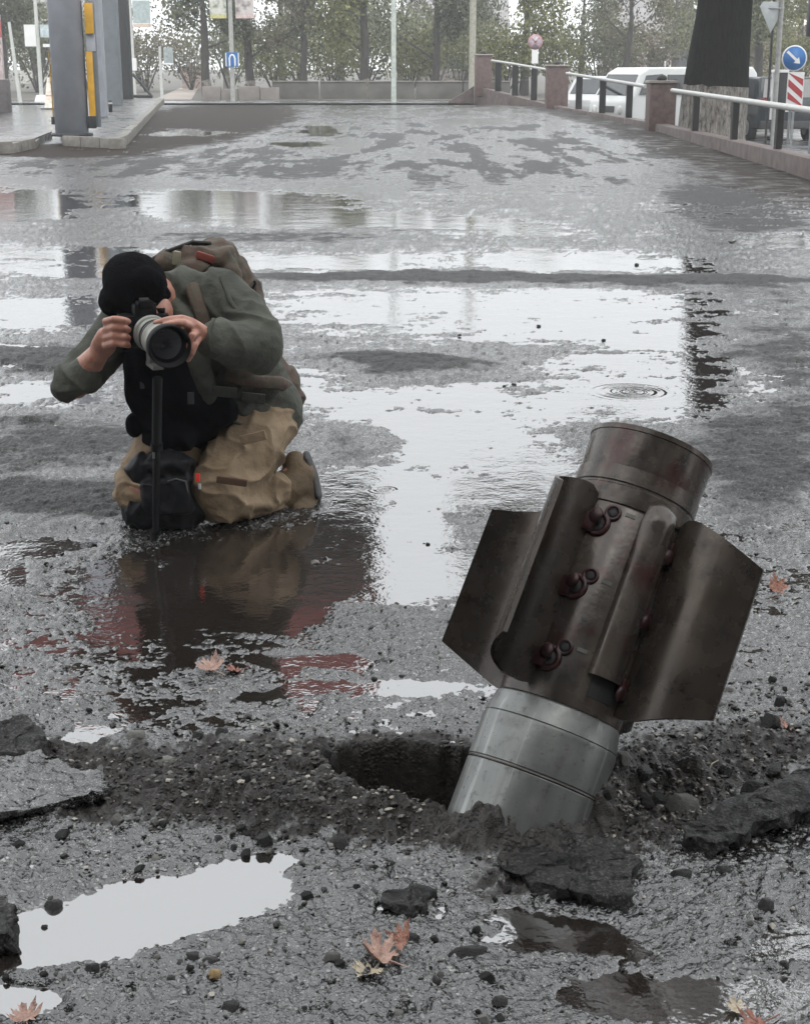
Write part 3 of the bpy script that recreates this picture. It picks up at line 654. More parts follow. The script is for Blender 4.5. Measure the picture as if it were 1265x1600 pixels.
leaf(1232, 1146, 40, LF_O, 0, 1.8, 'orange leaf by the upright dark rock at the right border', .006, (.4, 0))
leaf(40, 1597, 56, LF_P, 3, .4, 'pinkish leaf cut by the bottom left corner')
leaf(1150, 1582, 40, LF_Y, 2, .9, 'small whitish leaf in the dark puddle at bottom right')
leaf(1185, 1604, 60, LF_R, 0, 2.0, 'rusty leaf cut by the bottom edge at right')

w0 = P(1112, 1228); w1 = Q(1106, 1204, w0.y); w2 = Q(1122, 1188, w0.y+.02)
hh = max(ground_h(w0.x, w0.y), 0); tw = empty('twig', (w0.x, w0.y, hh)); tag(tw, 'thin pale curved stalk sticking out of the rubble right of the rocket', 'twig')
o = MB().tube([w0, w0.lerp(w1, .5)+Vector((-.004, 0, 0)), w1, w1.lerp(w2, .5)+Vector((-.003, 0, .003)), w2], [.0022, .0021, .0019, .0016, .001], 6).build('stalk', simple('pale_stalk', (.32, .29, .22), .5)); world_child(o, tw)
# ------------------------------------------------------------------ the kneeling photographer
def remesh(name, mb, voxel, smooth=4, disp=None, mat=None, parent=None, sf=.5):
    me = mb.mesh(name+'_src'); o = bpy.data.objects.new('tmp', me); COL.objects.link(o)
    md = o.modifiers.new('r', 'REMESH'); md.mode = 'VOXEL'; md.voxel_size = voxel; md.use_smooth_shade = True
    sm = o.modifiers.new('s', 'SMOOTH'); sm.factor = sf; sm.iterations = smooth
    dg = bpy.context.evaluated_depsgraph_get(); ev = o.evaluated_get(dg)
    out = bpy.data.meshes.new_from_object(ev); out.name = name
    bpy.data.objects.remove(o); bpy.data.meshes.remove(me)
    if disp:
        nrm = [v.normal.copy() for v in out.vertices]
        for v, nn in zip(out.vertices, nrm): v.co = v.co+nn*disp(v.co)
    out.polygons.foreach_set('use_smooth', [True]*len(out.polygons)); out.update()
    ob = link(name, out, mat)
    if parent is not None: world_child(ob, parent)
    return ob
def cap(mb, pts, rad, rad2=None, side=None, n=14):
    pts = [Vector(p) for p in pts]
    P2 = list(pts); r1 = list(rad); r2 = list(rad2) if rad2 else list(rad)
    d0 = (pts[0]-pts[1]).normalized(); d1 = (pts[-1]-pts[-2]).normalized()
    def ends(p, d, ra, rb, rev):
        seq = [(p+d*(min(ra, rb)*math.sin(t)), ra*math.cos(t), rb*math.cos(t)) for t in (.45, .9, 1.3, 1.5)]
        return seq[::-1] if rev else seq
    e0 = ends(P2[0], d0, r1[0], r2[0], True); e1 = ends(P2[-1], d1, r1[-1], r2[-1], False)
    pp = [e[0] for e in e0]+P2+[e[0] for e in e1]; a = [e[1] for e in e0]+r1+[e[1] for e in e1]; b = [e[2] for e in e0]+r2+[e[2] for e in e1]
    return mb.tube(pp, a, n, side=side, rad2=b)
def cloth(name, lo, hi, scale=30, bstr=.3, rough=.8, spec=.2):
    n = N(name); c = n.ramp(n.noise(7, 5, .6), [(.3, lo), (.7, hi)])
    b = n.bump(n.noise(scale, 4, .6), bstr, .012); b = n.bump(n.noise(700, 2), .15, .001, b)
    return n.set(color=c, rough=rough, normal=b, spec=spec)
JACKM = cloth('olive_jacket', (.036, .038, .031), (.08, .082, .067), 28, .6)
TROUM = cloth('tan_trousers', (.125, .09, .056), (.27, .2, .13), 26, .7)
VESTM = cloth('black_vest', (.0018, .0018, .0028), (.005, .005, .007), 24, .4, .9, .06)
BAGM = cloth('black_bag', (.002, .002, .003), (.006, .006, .008), 24, .4, .6, .25)
BEANM = cloth('black_knit', (.002, .002, .0026), (.0055, .0055, .0065), 160, .5, .95, .05)
BOOTM = cloth('tan_boot', (.06, .042, .024), (.15, .105, .062), 40, .4, .6)
SOLEM = simple('boot_sole', (.012, .011, .01), .6)
n = N('camo_fabric'); c = n.ramp(n.noise(22, 4, .7, dist=1.2), [(.2, (.018, .014, .011)), (.45, (.07, .042, .028)), (.6, (.045, .043, .028)), (.8, (.14, .105, .07))])
CAMOM = n.set(color=c, rough=.8, normal=n.bump(n.noise(26, 4), .5, .012))
n = N('skin'); c = n.ramp(n.noise(40, 4), [(.3, (.27, .115, .08)), (.7, (.42, .21, .15))])
n.b.inputs['Subsurface Weight'].default_value = .1; n.b.inputs['Subsurface Radius'].default_value = (.008, .003, .002)
SKINM = n.set(color=c, rough=.45, normal=n.bump(n.noise(260, 3), .2, .002))
BLKM = simple('black_plastic', (.003, .003, .004), .45, 0, .3, 40, 300, .2, .001, .25)
RUBM = simple('lens_rubber', (.004, .004, .005), .6, spec=.2)
LENSW = simple('lens_white', (.23, .23, .205), .4, 0, .1)
n = N('front_glass'); GLASSM = n.set(color=(.004, .004, .008), rough=.05, ior=1.6, spec=.8)
pg = Q(300, 818, 4.05); pg.z = 0
person = empty('person', pg)
tag(person, 'kneeling person in olive jacket, black beanie and tan trousers aiming a camera', 'person')
def q(px, py, Yd): return Q(px, py, Yd)
# --- body: one continuous figure under the clothes
b = MB()
pel = q(355, 655, 4.3)
cap(b, [q(372, 640, 4.3), q(345, 575, 4.24), q(305, 510, 4.17)], [.11, .12, .13], [.09, .09, .09])
cap(b, [q(305, 510, 4.17), q(272, 480, 4.12), q(240, 462, 4.06)], [.09, .062, .06])
hc = q(218, 462, 4.02)
HM = Matrix.Rotation(R(12), 3, 'Z') @ Matrix.Rotation(R(28), 3, 'X') @ Matrix.Rotation(R(-14), 3, 'Y')
b.ell(hc, (.07, .086, .104), HM)
b.ell(q(250, 487, 3.985), (.036, .04, .045)); b.ell(q(232, 500, 3.97), (.036, .04, .04))          # cheek and jaw
cap(b, [q(239, 487, 3.95), q(236, 499, 3.928)], [.012, .015])                                # nose
b.ell(q(266, 478, 4.05), (.012, .022, .032))                                               # ear
cap(b, [q(200, 505, 4.14), q(118, 600, 4.0)], [.05, .042]); cap(b, [q(118, 600, 4.0), q(132, 580, 3.955), q(153, 553, 3.915)], [.04, .041, .029])
cap(b, [q(153, 553, 3.915), q(162, 540, 3.9), q(168, 524, 3.885)], [.027, .034, .03], [.027, .022, .022])
for y0, k in ((501, 1.0), (514, 1.06), (527, 1.0), (539, .86)):
    cap(b, [q(165, y0+1, 3.868), q(179, y0-3, 3.84), q(191*1.0+4*k, y0-1, 3.836), q(201, y0+1, 3.853)], [.0105, .0098, .0092, .0082], n=10)
cap(b, [q(166, 530, 3.9), q(178, 512, 3.935), q(195, 506, 3.94)], [.014, .012, .009], n=10)
cap(b, [q(345, 460, 4.13), q(405, 545, 3.98)], [.05, .045]); cap(b, [q(405, 545, 3.98), q(326, 531, 3.835)], [.044, .028])
cap(b, [q(326, 531, 3.835), q(310, 522, 3.815), q(299, 511, 3.80)], [.028, .036, .03], [.026, .023, .02])
cap(b, [q(301, 503, 3.795), q(284, 497, 3.775), q(263, 499, 3.772), q(243, 504, 3.782)], [.0112, .0105, .0095, .008], n=10)     # index along the barrel
cap(b, [q(302, 511, 3.79), q(286, 504, 3.756), q(268, 505, 3.75), q(254, 510, 3.757)], [.011, .0105, .0095, .008], n=10)
cap(b, [q(306, 521, 3.785), q(300, 524, 3.755), q(296, 538, 3.755), q(291, 551, 3.77)], [.0105, .0098, .009, .008], n=10)
cap(b, [q(310, 530, 3.79), q(305, 538, 3.77), q(300, 552, 3.765), q(294, 562, 3.78)], [.0095, .009, .0082, .0075], n=10)
cap(b, [q(303, 508, 3.815), q(286, 500, 3.825), q(271, 503, 3.83)], [.013, .011, .009], n=10)
cap(b, [q(405, 650, 4.28), q(350, 765, 4.02)], [.09, .06]); cap(b, [q(350, 772, 4.01), q(440, 768, 4.2)], [.055, .042]); cap(b, [q(440, 768, 4.2), q(462, 735, 4.24)], [.04, .035])
cap(b, [q(300, 655, 4.26), q(222, 760, 4.0)], [.09, .06]); cap(b, [q(222, 766, 4.0), q(290, 770, 4.3)], [.055, .042]); b.ell(pel, (.14, .1, .1))
remesh('body', b, .0042, 2, None, SKINM, person)
# --- knitted cap
b = MB(); b.ell(q(211, 447, 4.025), (.088, .10, .09), HM, 20, 12); b.ell(q(197, 430, 4.04), (.066, .076, .058)); b.ell(q(189, 412, 4.04), (.026, .03, .018)); b.ell(q(184, 470, 4.03), (.052, .07, .05))
b.ell(q(226, 447, 3.97), (.06, .05, .055)); b.ell(q(212, 468, 3.955), (.05, .035, .03))
cap(b, [q(168, 478, 4.0), q(205, 480, 3.935), q(240, 468, 3.96), q(260, 456, 4.0)], [.012]*4, [.022]*4)
remesh('beanie', b, .005, 3, lambda p: .005*mnoise.noise(p*16)+.002*mnoise.noise(p*50), BEANM, person)
# --- jacket
b = MB()
sd = (q(350, 455, 4.15)-q(195, 505, 4.12)).normalized()
cap(b, [q(408, 648, 4.30), q(392, 605, 4.27), q(352, 540, 4.20), q(308, 488, 4.15), q(280, 462, 4.12)], [.125, .112, .14, .15, .1], [.11, .105, .115, .095, .07], sd, 20)
b.ell(q(434, 640, 4.3), (.065, .1, .05)); b.ell(q(412, 602, 4.22), (.05, .06, .04)); b.ell(q(380, 640, 4.2), (.09, .07, .055), Matrix.Rotation(R(20), 3, 'Y'))
cap(b, [q(208, 498, 4.14), q(160, 548, 4.06), q(112, 597, 3.99)], [.075, .062, .052]); cap(b, [q(110, 598, 3.99), q(122, 592, 3.965), q(136, 578, 3.945)], [.052, .05, .046])
cap(b, [q(338, 464, 4.13), q(378, 495, 4.06), q(404, 540, 3.97)], [.082, .08, .07]); cap(b, [q(402, 540, 3.97), q(370, 534, 3.91), q(332, 531, 3.845)], [.07, .062, .048])
cap(b, [q(255, 470, 4.10), q(285, 452, 4.10), q(312, 445, 4.12)], [.03, .034, .03]); cap(b, [q(262, 475, 4.06), q(292, 500, 4.04), q(300, 560, 4.05), q(322, 632, 4.10)], [.03, .034, .04, .045])
def folds(p):
    e1 = (p-q(404, 545, 3.95)).length; e2 = (p-q(112, 598, 3.97)).length
    w = math.exp(-(e1/.13)**2)+math.exp(-(e2/.11)**2)
    pw = p+Vector((mnoise.noise(p*7), mnoise.noise(p*7+Vector((5, 0, 0))), mnoise.noise(p*7+Vector((0, 5, 0)))))*.03
    r = mnoise.noise(Vector((pw.x*9+pw.z*12, pw.y*6, pw.z*3-pw.x*3))); r2 = mnoise.noise(Vector((pw.x*7-pw.z*15, pw.y*7, pw.x*6)))
    return .014*((1-abs(r)*1.5)**2-.35)*(.8+.35*w)+.009*((1-abs(r2)*1.5)**2-.35)*(.7+.4*w)
jk = remesh('jacket', b, .005, 5, folds, JACKM, person)
# straps, pocket flap and belt over the jacket
def strip(name, pts, w, th, mat, parent, side=None):
    m = MB(); m.tube(pts, [w]*len(pts), 8, side=side, rad2=[th]*len(pts)); o = m.build(name, mat); world_child(o, parent); return o
strip('shoulder_strap', [q(292, 425, 4.16), q(300, 448, 4.055), q(318, 500, 4.02), q(352, 560, 4.03), q(395, 590, 4.1)], .021, .008, CAMOM, person, (1, 0, 0))
strip('belt', [q(352, 588, 4.075), q(395, 596, 4.09), q(436, 598, 4.17), q(452, 606, 4.28)], .02, .008, CAMOM, person, (0, 0, 1))
for nm_, pts_ in (('seam', [q(345, 432, 4.055), q(360, 470, 3.99), q(382, 500, 3.965), q(398, 520, 3.925)]), ('cuff', [q(334, 498, 3.83), q(326, 514, 3.80), q(325, 536, 3.79), q(332, 558, 3.815)]), ('hem', [q(330, 648, 4.06), q(380, 664, 4.10), q(425, 664, 4.18), q(456, 656, 4.27)])): strip(nm_, pts_, .006, .004, JACKM, person)
for px_, py_, Y_ in ((395, 622, 4.085), (350, 612, 4.04)):
    m = MB(); m.box(q(px_, py_, Y_), (.07, .012, .03), Matrix.Rotation(R(10), 3, 'Y') @ Matrix.Rotation(R(18), 3, 'Z')); world_child(m.build('pocket_flap', JACKM, bevel=.004), person)
# --- black vest on the chest
b = MB(); cap(b, [q(245, 565, 4.03), q(268, 620, 4.08), q(300, 665, 4.12)], [.09, .115, .11], [.065, .075, .07], (1, 0, 0), 16); b.ell(q(225, 590, 4.04), (.05, .05, .07)); b.ell(q(335, 640, 4.10), (.07, .06, .06))
cap(b, [q(212, 545, 4.06), q(218, 600, 4.04), q(240, 650, 4.06)], [.045, .05, .06]); b.ell(q(268, 680, 4.06), (.085, .07, .05))
vo = remesh('vest', b, .006, 3, lambda p: .005*mnoise.noise(p*14)+.013*((1-abs(mnoise.noise(Vector((p.x*15+p.z*5, p.y*8, p.z*8))))*1.5)**2-.4), VESTM, person)
for (px, py, w_, h_) in ((222, 601, .012, .022), (298, 622, .018, .034), (262, 582, .02, .018), (276, 580, .008, .02)):
    m = MB(); m.box(q(px, py, 3.985 if py < 600 else 3.99), (w_, .006, h_)); world_child(m.build('buckle', simple('buckle_grey', (.05, .05, .055), .5), bevel=.002), person)
# --- trousers
b = MB()
cap(b, [q(408, 652, 4.28), q(378, 712, 4.12), q(347, 764, 4.015)], [.112, .108, .092], [.105, .1, .088]); cap(b, [q(348, 772, 4.02), q(385, 776, 4.1), q(440, 768, 4.21)], [.084, .076, .056])
cap(b, [q(300, 655, 4.26), q(258, 710, 4.1), q(224, 760, 4.02)], [.11, .098, .084]); cap(b, [q(224, 766, 4.02), q(262, 772, 4.2), q(300, 772, 4.35)], [.075, .07, .055]); b.ell(pel, (.15, .12, .12))
def tf_(p):
    kf = math.exp(-((p-q(400, 760, 4.1)).length/.12)**2); pw = p+Vector((mnoise.noise(p*7), mnoise.noise(p*7+Vector((5, 0, 0))), mnoise.noise(p*7+Vector((0, 5, 0)))))*.03
    r = mnoise.noise(Vector((pw.x*9-pw.z*9, pw.y*7, pw.z*16+pw.x*10)))
    z = .016*((1-abs(r)*1.6)**3-.3)*(.6+1.1*kf)+.004*mnoise.noise(p*26)
    return z if p.z > .02 else min(z, 0)
tr = remesh('trousers', b, .005, 5, tf_, TROUM, person)
m = MB(); m.box(q(395, 684, 4.0), (.075, .012, .028), Matrix.Rotation(R(-14), 3, 'Y')); world_child(m.build('pocket_flap', TROUM, bevel=.004), tr)
m = MB(); m.box(q(362, 752, 3.915), (.085, .012, .02), Matrix.Rotation(R(8), 3, 'Y')); world_child(m.build('knee_patch', cloth('knee_patch_brown', (.05, .027, .018), (.1, .06, .04)), bevel=.004), tr)
# --- boots
b = MB(); cap(b, [q(436, 770, 4.2), q(458, 756, 4.23)], [.056, .056]); cap(b, [q(462, 728, 4.25), q(470, 748, 4.25), q(478, 776, 4.25)], [.044, .05, .042], [.044, .046, .045]); b.ell(q(470, 790, 4.22), (.05, .06, .03))
bo = remesh('boot', b, .006, 3, lambda p: .005*mnoise.noise(p*24), BOOTM, person)
b = MB(); cap(b, [q(478, 712, 4.27), q(490, 742, 4.27), q(497, 775, 4.255)], [.012, .013, .012], [.042, .045, .044], (1, 0, 0))
world_child(remesh('sole', b, .004, 2, None, SOLEM), bo)
b = MB(); cap(b, [q(300, 775, 4.32), q(312, 760, 4.37), q(320, 780, 4.4)], [.05, .048, .042]); remesh('boot', b, .006, 3, None, BOOTM, person)
# --- backpack on the back
bp = empty('backpack', q(330, 560, 4.4)); tag(bp, 'camouflage backpack with a red patch strapped on the kneeling person', 'backpack')
b = MB(); cap(b, [q(305, 432, 4.32), q(338, 468, 4.36), q(385, 540, 4.4)], [.145, .14, .1], [.09, .09, .08], sd, 18); b.ell(q(318, 404, 4.29), (.085, .06, .045)); b.ell(q(268, 412, 4.28), (.07, .05, .034)); b.ell(q(372, 436, 4.33), (.045, .06, .07)); b.ell(q(345, 405, 4.27), (.05, .05, .04)); b.ell(q(300, 418, 4.23), (.05, .03, .03)); b.ell(q(360, 425, 4.25), (.035, .03, .05)); b.ell(q(452, 620, 4.42), (.035, .06, .09))
cap(b, [q(380, 540, 4.4), q(455, 620, 4.42)], [.08, .04])
pk = remesh('pack_bag', b, .0055, 3, lambda p: .014*((1-abs(mnoise.noise(p*12))*1.5)**2-.4)+.006*mnoise.noise(p*34), CAMOM); world_child(pk, bp)
m = MB(); m.box(q(322, 402, 4.222), (.06, .012, .022), Matrix.Rotation(R(18), 3, 'Y')); world_child(m.build('red_patch', simple('red_cloth', (.2, .04, .025), .7), bevel=.004), bp)
m = MB(); m.box(q(276, 403, 4.225), (.022, .012, .04), Matrix.Rotation(R(10), 3, 'Y')); world_child(m.build('pale_tag', simple('pale_cloth', (.22, .2, .14), .7), bevel=.004), bp)
strip('compression_strap', [q(300, 378, 4.3), q(345, 402, 4.27), q(372, 440, 4.28), q(392, 480, 4.32)], .008, .012, simple('strap_dark', (.015, .013, .011), .7), bp)
strip('strap_hook', [q(384, 452, 4.3), q(395, 450, 4.3), q(399, 443, 4.3), q(397, 438, 4.3)], .004, .004, BLKM, bp)
strip('piping', [q(232, 408, 4.25), q(262, 392, 4.26), q(300, 378, 4.28), q(330, 380, 4.29)], .006, .006, simple('strap_dark2', (.012, .011, .01), .7), bp)
# --- camera with a pale telephoto lens on a monopod
L0 = q(226, 513, 3.93); L1 = q(266, 542, 3.715); ld = (L1-L0).normalized()
LMx = ld.to_track_quat('Z', 'Y').to_matrix()
if (LMx @ Vector((0, 1, 0))).z < 0: LMx = LMx @ Matrix.Rotation(math.pi, 3, 'Z')
camo = empty('photo_camera', L0); tag(camo, 'black photo camera with a pale telephoto lens held to the eye of the person', 'camera')
def lpart(name, mb, mat, bevel=0, parent=None):
    o = mb.build(name, mat, bevel=bevel); o.matrix_world = Matrix.Translation(L0) @ LMx.to_4x4(); bpy.context.view_layer.update()
    mw = o.matrix_world.copy(); pr = parent or camo; o.parent = pr; o.matrix_parent_inverse = pr.matrix_world.inverted() if parent else Matrix.Translation(camo.location).inverted(); o.matrix_basis = mw; return o
bpy.context.view_layer.update()
ln = (L1-L0).length
lpart('camera_body', MB().box((.0, -.004, -.012), (.135, .088, .06)), BLKM, .012)
lpart('grip', MB().box((-.058, -.008, .018), (.03, .085, .05)), RUBM, .011)
lpart('prism', MB().box((0, .052, -.006), (.062, .036, .05), None, 1).box((0, .066, .008), (.045, .024, .03)), BLKM, .007)
lpart('hot_shoe', MB().box((0, .081, .0), (.024, .005, .022)), simple('shoe_metal', (.2, .2, .2), .4, .8))
lpart('mode_dial', MB().lathe([(.014, .0), (.014, .012), (.012, .014)], 16, Matrix(((1, 0, 0, .048), (0, 0, 1, .038), (0, -1, 0, -.01), (0, 0, 0, 1)))), RUBM)
br = lpart('lens_barrel', MB().lathe([(.03, .018), (.034, .02), (.036, .05), (.043, .075), (.0435, .105)], 32).lathe([(.0445, .118), (.046, .12), (.046, .126), (.0445, .127)], 32).lathe([(.0462, .134), (.048, .136), (.0485, ln-.035), (.046, ln-.033)], 32), LENSW)
lpart('zoom_ring', MB().lathe([(.0432, .104), (.0462, .106), (.0462, .118), (.0432, .119)], 32).lathe([(.044, .125), (.0475, .127), (.0475, .134), (.044, .1355)], 32), RUBM)
lpart('lens_hood', MB().lathe([(.046, ln-.036), (.0545, ln-.034), (.056, ln), (.052, ln), (.050, ln-.02), (.043, ln-.022)], 32), RUBM)
lpart('front_element', MB().lathe([(.049, ln-.022), (.046, ln-.0205), (.03, ln-.016), (.012, ln-.0135), (.001, ln-.013)], 32), GLASSM)
lpart('tripod_collar', MB().lathe([(.0435, .058), (.049, .06), (.049, .074), (.0435, .076)], 32).box((0, -.062, .067), (.026, .035, .034)).box((0, -.082, .085), (.03, .012, .07)), LENSW, .003)
mono = empty('monopod', P(243, 838)); tag(mono, 'black monopod standing on the wet ground under the telephoto lens', 'monopod')
gp = P(243, 838); tp = q(246, 590, 3.80)
def wpart(name, mb, mat, par, bevel=0): o = mb.build(name, mat, bevel=bevel); world_child(o, par); return o
wpart('upper_tube', MB().tube([tp, tp.lerp(gp, .42)], .013, 14), BLKM, mono)
wpart('lower_tube', MB().tube([tp.lerp(gp, .40), tp.lerp(gp, .97)], .0095, 14), BLKM, mono)
wpart('lock_collar', MB().tube([tp.lerp(gp, .395), tp.lerp(gp, .44)], .0165, 14), RUBM, mono)
wpart('rubber_foot', MB().tube([tp.lerp(gp, .965), gp+Vector((0, 0, .002))], [.014, .017], 14), RUBM, mono)
wpart('silver_edge', MB().tube([q(240, 655, 3.83), q(240, 716, 3.84)], .0035, 8), simple('brushed_grey', (.22, .22, .22), .35, .6), mono)
# --- black bag on the ground between the knees
bag = empty('camera_bag', P(258, 824)); tag(bag, 'black shoulder bag with a red tag resting on the ground between the knees', 'bag')
b = MB()
b.box(q(255, 772, 4.0), (.19, .12, .16), Matrix.Rotation(R(4), 3, 'Y'), .85); cap(b, [q(222, 795, 3.99), q(292, 795, 3.99)], [.06, .06], [.055, .055], (0, 0, 1)); b.ell(q(262, 722, 4.0), (.075, .06, .035)); b.ell(q(218, 735, 3.99), (.04, .05, .05)); b.box(q(262, 775, 3.945), (.13, .05, .09), Matrix.Rotation(R(-5), 3, 'Y')); cap(b, [q(232, 728, 3.96), q(288, 726, 3.96)], [.02, .02])
pk = remesh('bag_body', b, .005, 3, lambda p: (.011*((1-abs(mnoise.noise(Vector((p.x*16+p.z*8, p.y*10, p.z*14-p.x*6))))*1.5)**2-.4)+.003*mnoise.noise(p*34) if p.z > .01 else 0), BAGM); world_child(pk, bag)
wpart('zip', MB().tube([q(262, 752, 3.918), q(275, 748, 3.915), q(290, 752, 3.918), q(296, 780, 3.92)], .0022, 6), simple('zip_grey', (.1, .1, .1), .4, .6), bag)
wpart('red_tag', MB().box(q(309, 746, 3.915), (.012, .006, .024)), simple('red_plastic', (.6, .03, .02), .4), bag, .002)
wpart('pale_clip', MB().box(q(312, 760, 3.915), (.008, .006, .016)), simple('pale_plastic', (.35, .35, .36), .4), bag, .002)
wpart('side_pouch', MB().ell(q(210, 664, 4.03), (.026, .03, .036)), VESTM, bag)
# ------------------------------------------------------------------ island with the canopy columns, left
n = N('kerb_concrete'); c = n.ramp(n.noise(6, 6, .65), [(.3, (.10, .092, .08)), (.7, (.24, .225, .2))]); KERBM = n.set(color=c, rough=.6, normal=n.bump(n.noise(60, 4), .4, .006))
n = N('pavement_wet'); c = n.ramp(n.noise(2.5, 6, .65), [(.3, (.045, .043, .04)), (.7, (.10, .095, .09))]); PAVEM = n.set(color=c, rough=n.ramp(n.noise(3, 4), [(.35, .15), (.65, .5)]), normal=n.bump(n.noise(40, 4), .3, .006))
ZK = .17
i0 = P(97, 228); i1 = P(186, 233); i2 = P(200, 226); i3 = P(257, 160); i4 = Vector((i3.x-3.4, i3.y, 0)); i5 = Vector((i0.x-.2, i0.y+4, 0))
def inset(a, b_, d):
    t = (b_-a).normalized(); return Vector((-t.y, t.x, 0))*d
m = MB(); poly = [i0, i1, i2, i3, i4, Vector((i0.x-2.2, i0.y+9, 0))]; ctr = sum(poly, Vector())/6
pin = [p+(ctr-p).normalized()*.14 for p in poly]
m.prism([(p.x, p.y) for p in pin], -.05, ZK-.012); pav = m.build('pavement', PAVEM); tag(pav, kind='structure')
krnd = random.Random(3)
def kerb_run(a, b_, L, parent, z1=ZK, w=.16, skip=()):
    d = b_-a; n_ = max(1, round(d.length/L)); t = d.normalized(); nn = Vector((-t.y, t.x, 0))
    for k in range(n_):
        if k in skip: continue
        p0 = a+d*(k/n_); p1 = a+d*((k+1)/n_); c = (p0+p1)/2+nn*(w/2); Mx = rotz(math.atan2(t.y, t.x)+krnd.uniform(-.012, .012))
        mb = MB().box((c.x, c.y, (z1-.06)/2+krnd.uniform(-.008, .008)), ((p1-p0).length-.012, w, z1+.06), Mx); mb.build('kerb_stone', KERBM, parent, bevel=.018)
kerb_run(i0, i1, .6, pav); kerb_run(i1, i2, .5, pav); kerb_run(i2, i3, 1.0, pav)
kb = bpy.data.objects.new('kerb', MB().box((0, 0, 0), (.01, .01, .01)).mesh('kerb')); 
bpy.data.objects.remove(kb)
lk = MB(); l0 = P(-90, 244); l1 = P(22, 240); l2 = P(57, 232); l3 = P(66, 222)
lp = MB().prism([(l0.x, l0.y+.1), (l1.x-.02, l1.y+.12), (l2.x-.1, l2.y+.1), (l3.x-.1, l3.y+1.2), (l0.x-.5, l0.y+1.6)], -.05, ZK-.03).build('pavement', PAVEM); tag(lp, kind='structure')
kerb_run(l0, l1, .9, lp, ZK+.02); kerb_run(l1, l2, .5, lp, ZK-.01); kerb_run(l2, l3, .6, lp, ZK-.05)
# the structure: one round and three flat columns carrying a red fascia high above
GREYP = simple('grey_paint', (.36, .38, .42), .5, 0, .12, 3, 30, .12, .004); GREYD = simple('dark_grey_paint', (.15, .17, .185), .5, 0, .15, 3, 30, .12, .004)
BLKP = simple('near_black_paint', (.022, .024, .026), .5, .1, .2); YELP = simple('yellow_paint', (.50, .27, .02), .5, 0, .22, 5, 30, .2, .004)
REDF = simple('red_fascia', (.17, .022, .016), .35, 0, .15); DKF = simple('fascia_brown', (.045, .03, .026), .5)
c1 = P(113, 210, ZK); Y1 = c1.y
st_ = empty('column_canopy', (c1.x, c1.y, ZK)); tag(st_, 'tall grey steel columns with yellow guard panels on the island at left', 'canopy')
def cw(name, mb, mat, bevel=0): return wpart(name, mb, mat, st_, bevel)
TOPZ = 9.0
r1 = 25.5/pxm(Y1)
cw('round_column', MB().lathe([(r1, ZK-.02), (r1, TOPZ)], 40, Matrix.Translation((c1.x, c1.y, 0))), GREYP)
cw('base_plate', MB().lathe([(r1+.07, ZK-.02), (r1+.07, ZK+.03)], 32, Matrix.Translation((c1.x, c1.y, 0))), BLKP)
for (xa, xb, yb, mt) in ((150, 164, 182, GREYP), (166, 189, 164, GREYD), (186, 206, 154, BLKP)):
    a = P(xa, yb, ZK); b_ = P(xb, yb, ZK); w_ = b_.x-a.x
    cw('flat_column', MB().box(((a.x+b_.x)/2, a.y+.2, (TOPZ+ZK)/2), (w_, .45, TOPZ-ZK+.02)), mt, .02)
def panel_px(xa, xb, ya, yb, Yd, mat, name, th=.05):
    a = Q(xa, ya, Yd); b_ = Q(xb, yb, Yd); return cw(name, MB().box(((a.x+b_.x)/2, Yd, (a.z+b_.z)/2), (b_.x-a.x, th, a.z-b_.z)), mat, .01)
YF = Y1-r1*.2
panel_px(131, 147, 4, 52, YF, YELP, 'guard_panel'); panel_px(134, 150, 80, 181, YF, YELP, 'guard_panel'); panel_px(136, 151, 181, 200, YF, BLKP, 'guard_foot')
panel_px(127, 131, 0, 200, YF+.06, BLKP, 'guard_bracket'); panel_px(147, 150, 0, 198, YF+.1, GREYD, 'guard_bracket')
panel_px(75, 83, 5, 54, YF, YELP, 'guard_panel'); panel_px(76, 84, 80, 182, YF, YELP, 'guard_panel'); panel_px(80, 88, 182, 194, YF, BLKP, 'guard_foot')
panel_px(134, 150, 52, 80, YF+.08, GREYP, 'guard_band')
# high red fascia that only the puddles show
zf = lambda e: (Y1-3.3)*math.tan(R(e))
cw('fascia', MB().box(((Q(150, 0, Y1).x+Q(575, 0, Y1).x)/2-1.2, Y1+2.4, (zf(20.6)+zf(24.6))/2), (Q(575, 0, Y1).x-Q(150, 0, Y1).x+2.4, 5.4, zf(24.6)-zf(20.6))), REDF)
cw('soffit', MB().box(((Q(150, 0, Y1).x+Q(575, 0, Y1).x)/2-1.2, Y1+2.5, (zf(18.4)+zf(20.6))/2), (Q(575, 0, Y1).x-Q(150, 0, Y1).x+2.3, 5.2, zf(20.6)-zf(18.4)-.01)), DKF)
# dark ramp bar leaning behind the last column, small bollard on the island
bo_ = MB(); a = P(207, 153, ZK); bo_.tube([Q(207, 115, a.y), Q(238, 151, a.y)], .05, 8); bo_.tube([Q(206, 150, a.y), Q(238, 150, a.y)], .06, 8)
tag(bo_.build('barrier_arm', BLKP), 'slanting dark bar at the far end of the island', 'barrier')
bq = P(173, 175, ZK); bb = empty('bollard', bq); tag(bb, 'small black bollard standing on the island behind the round column', 'bollard')
MB().lathe([(.05, 0), (.05, .28), (.03, .3)], 12).build('post', BLKP, bb); MB().lathe([(.052, .2), (.052, .24)], 12).build('band', simple('white_band', (.5, .5, .5), .5), bb)
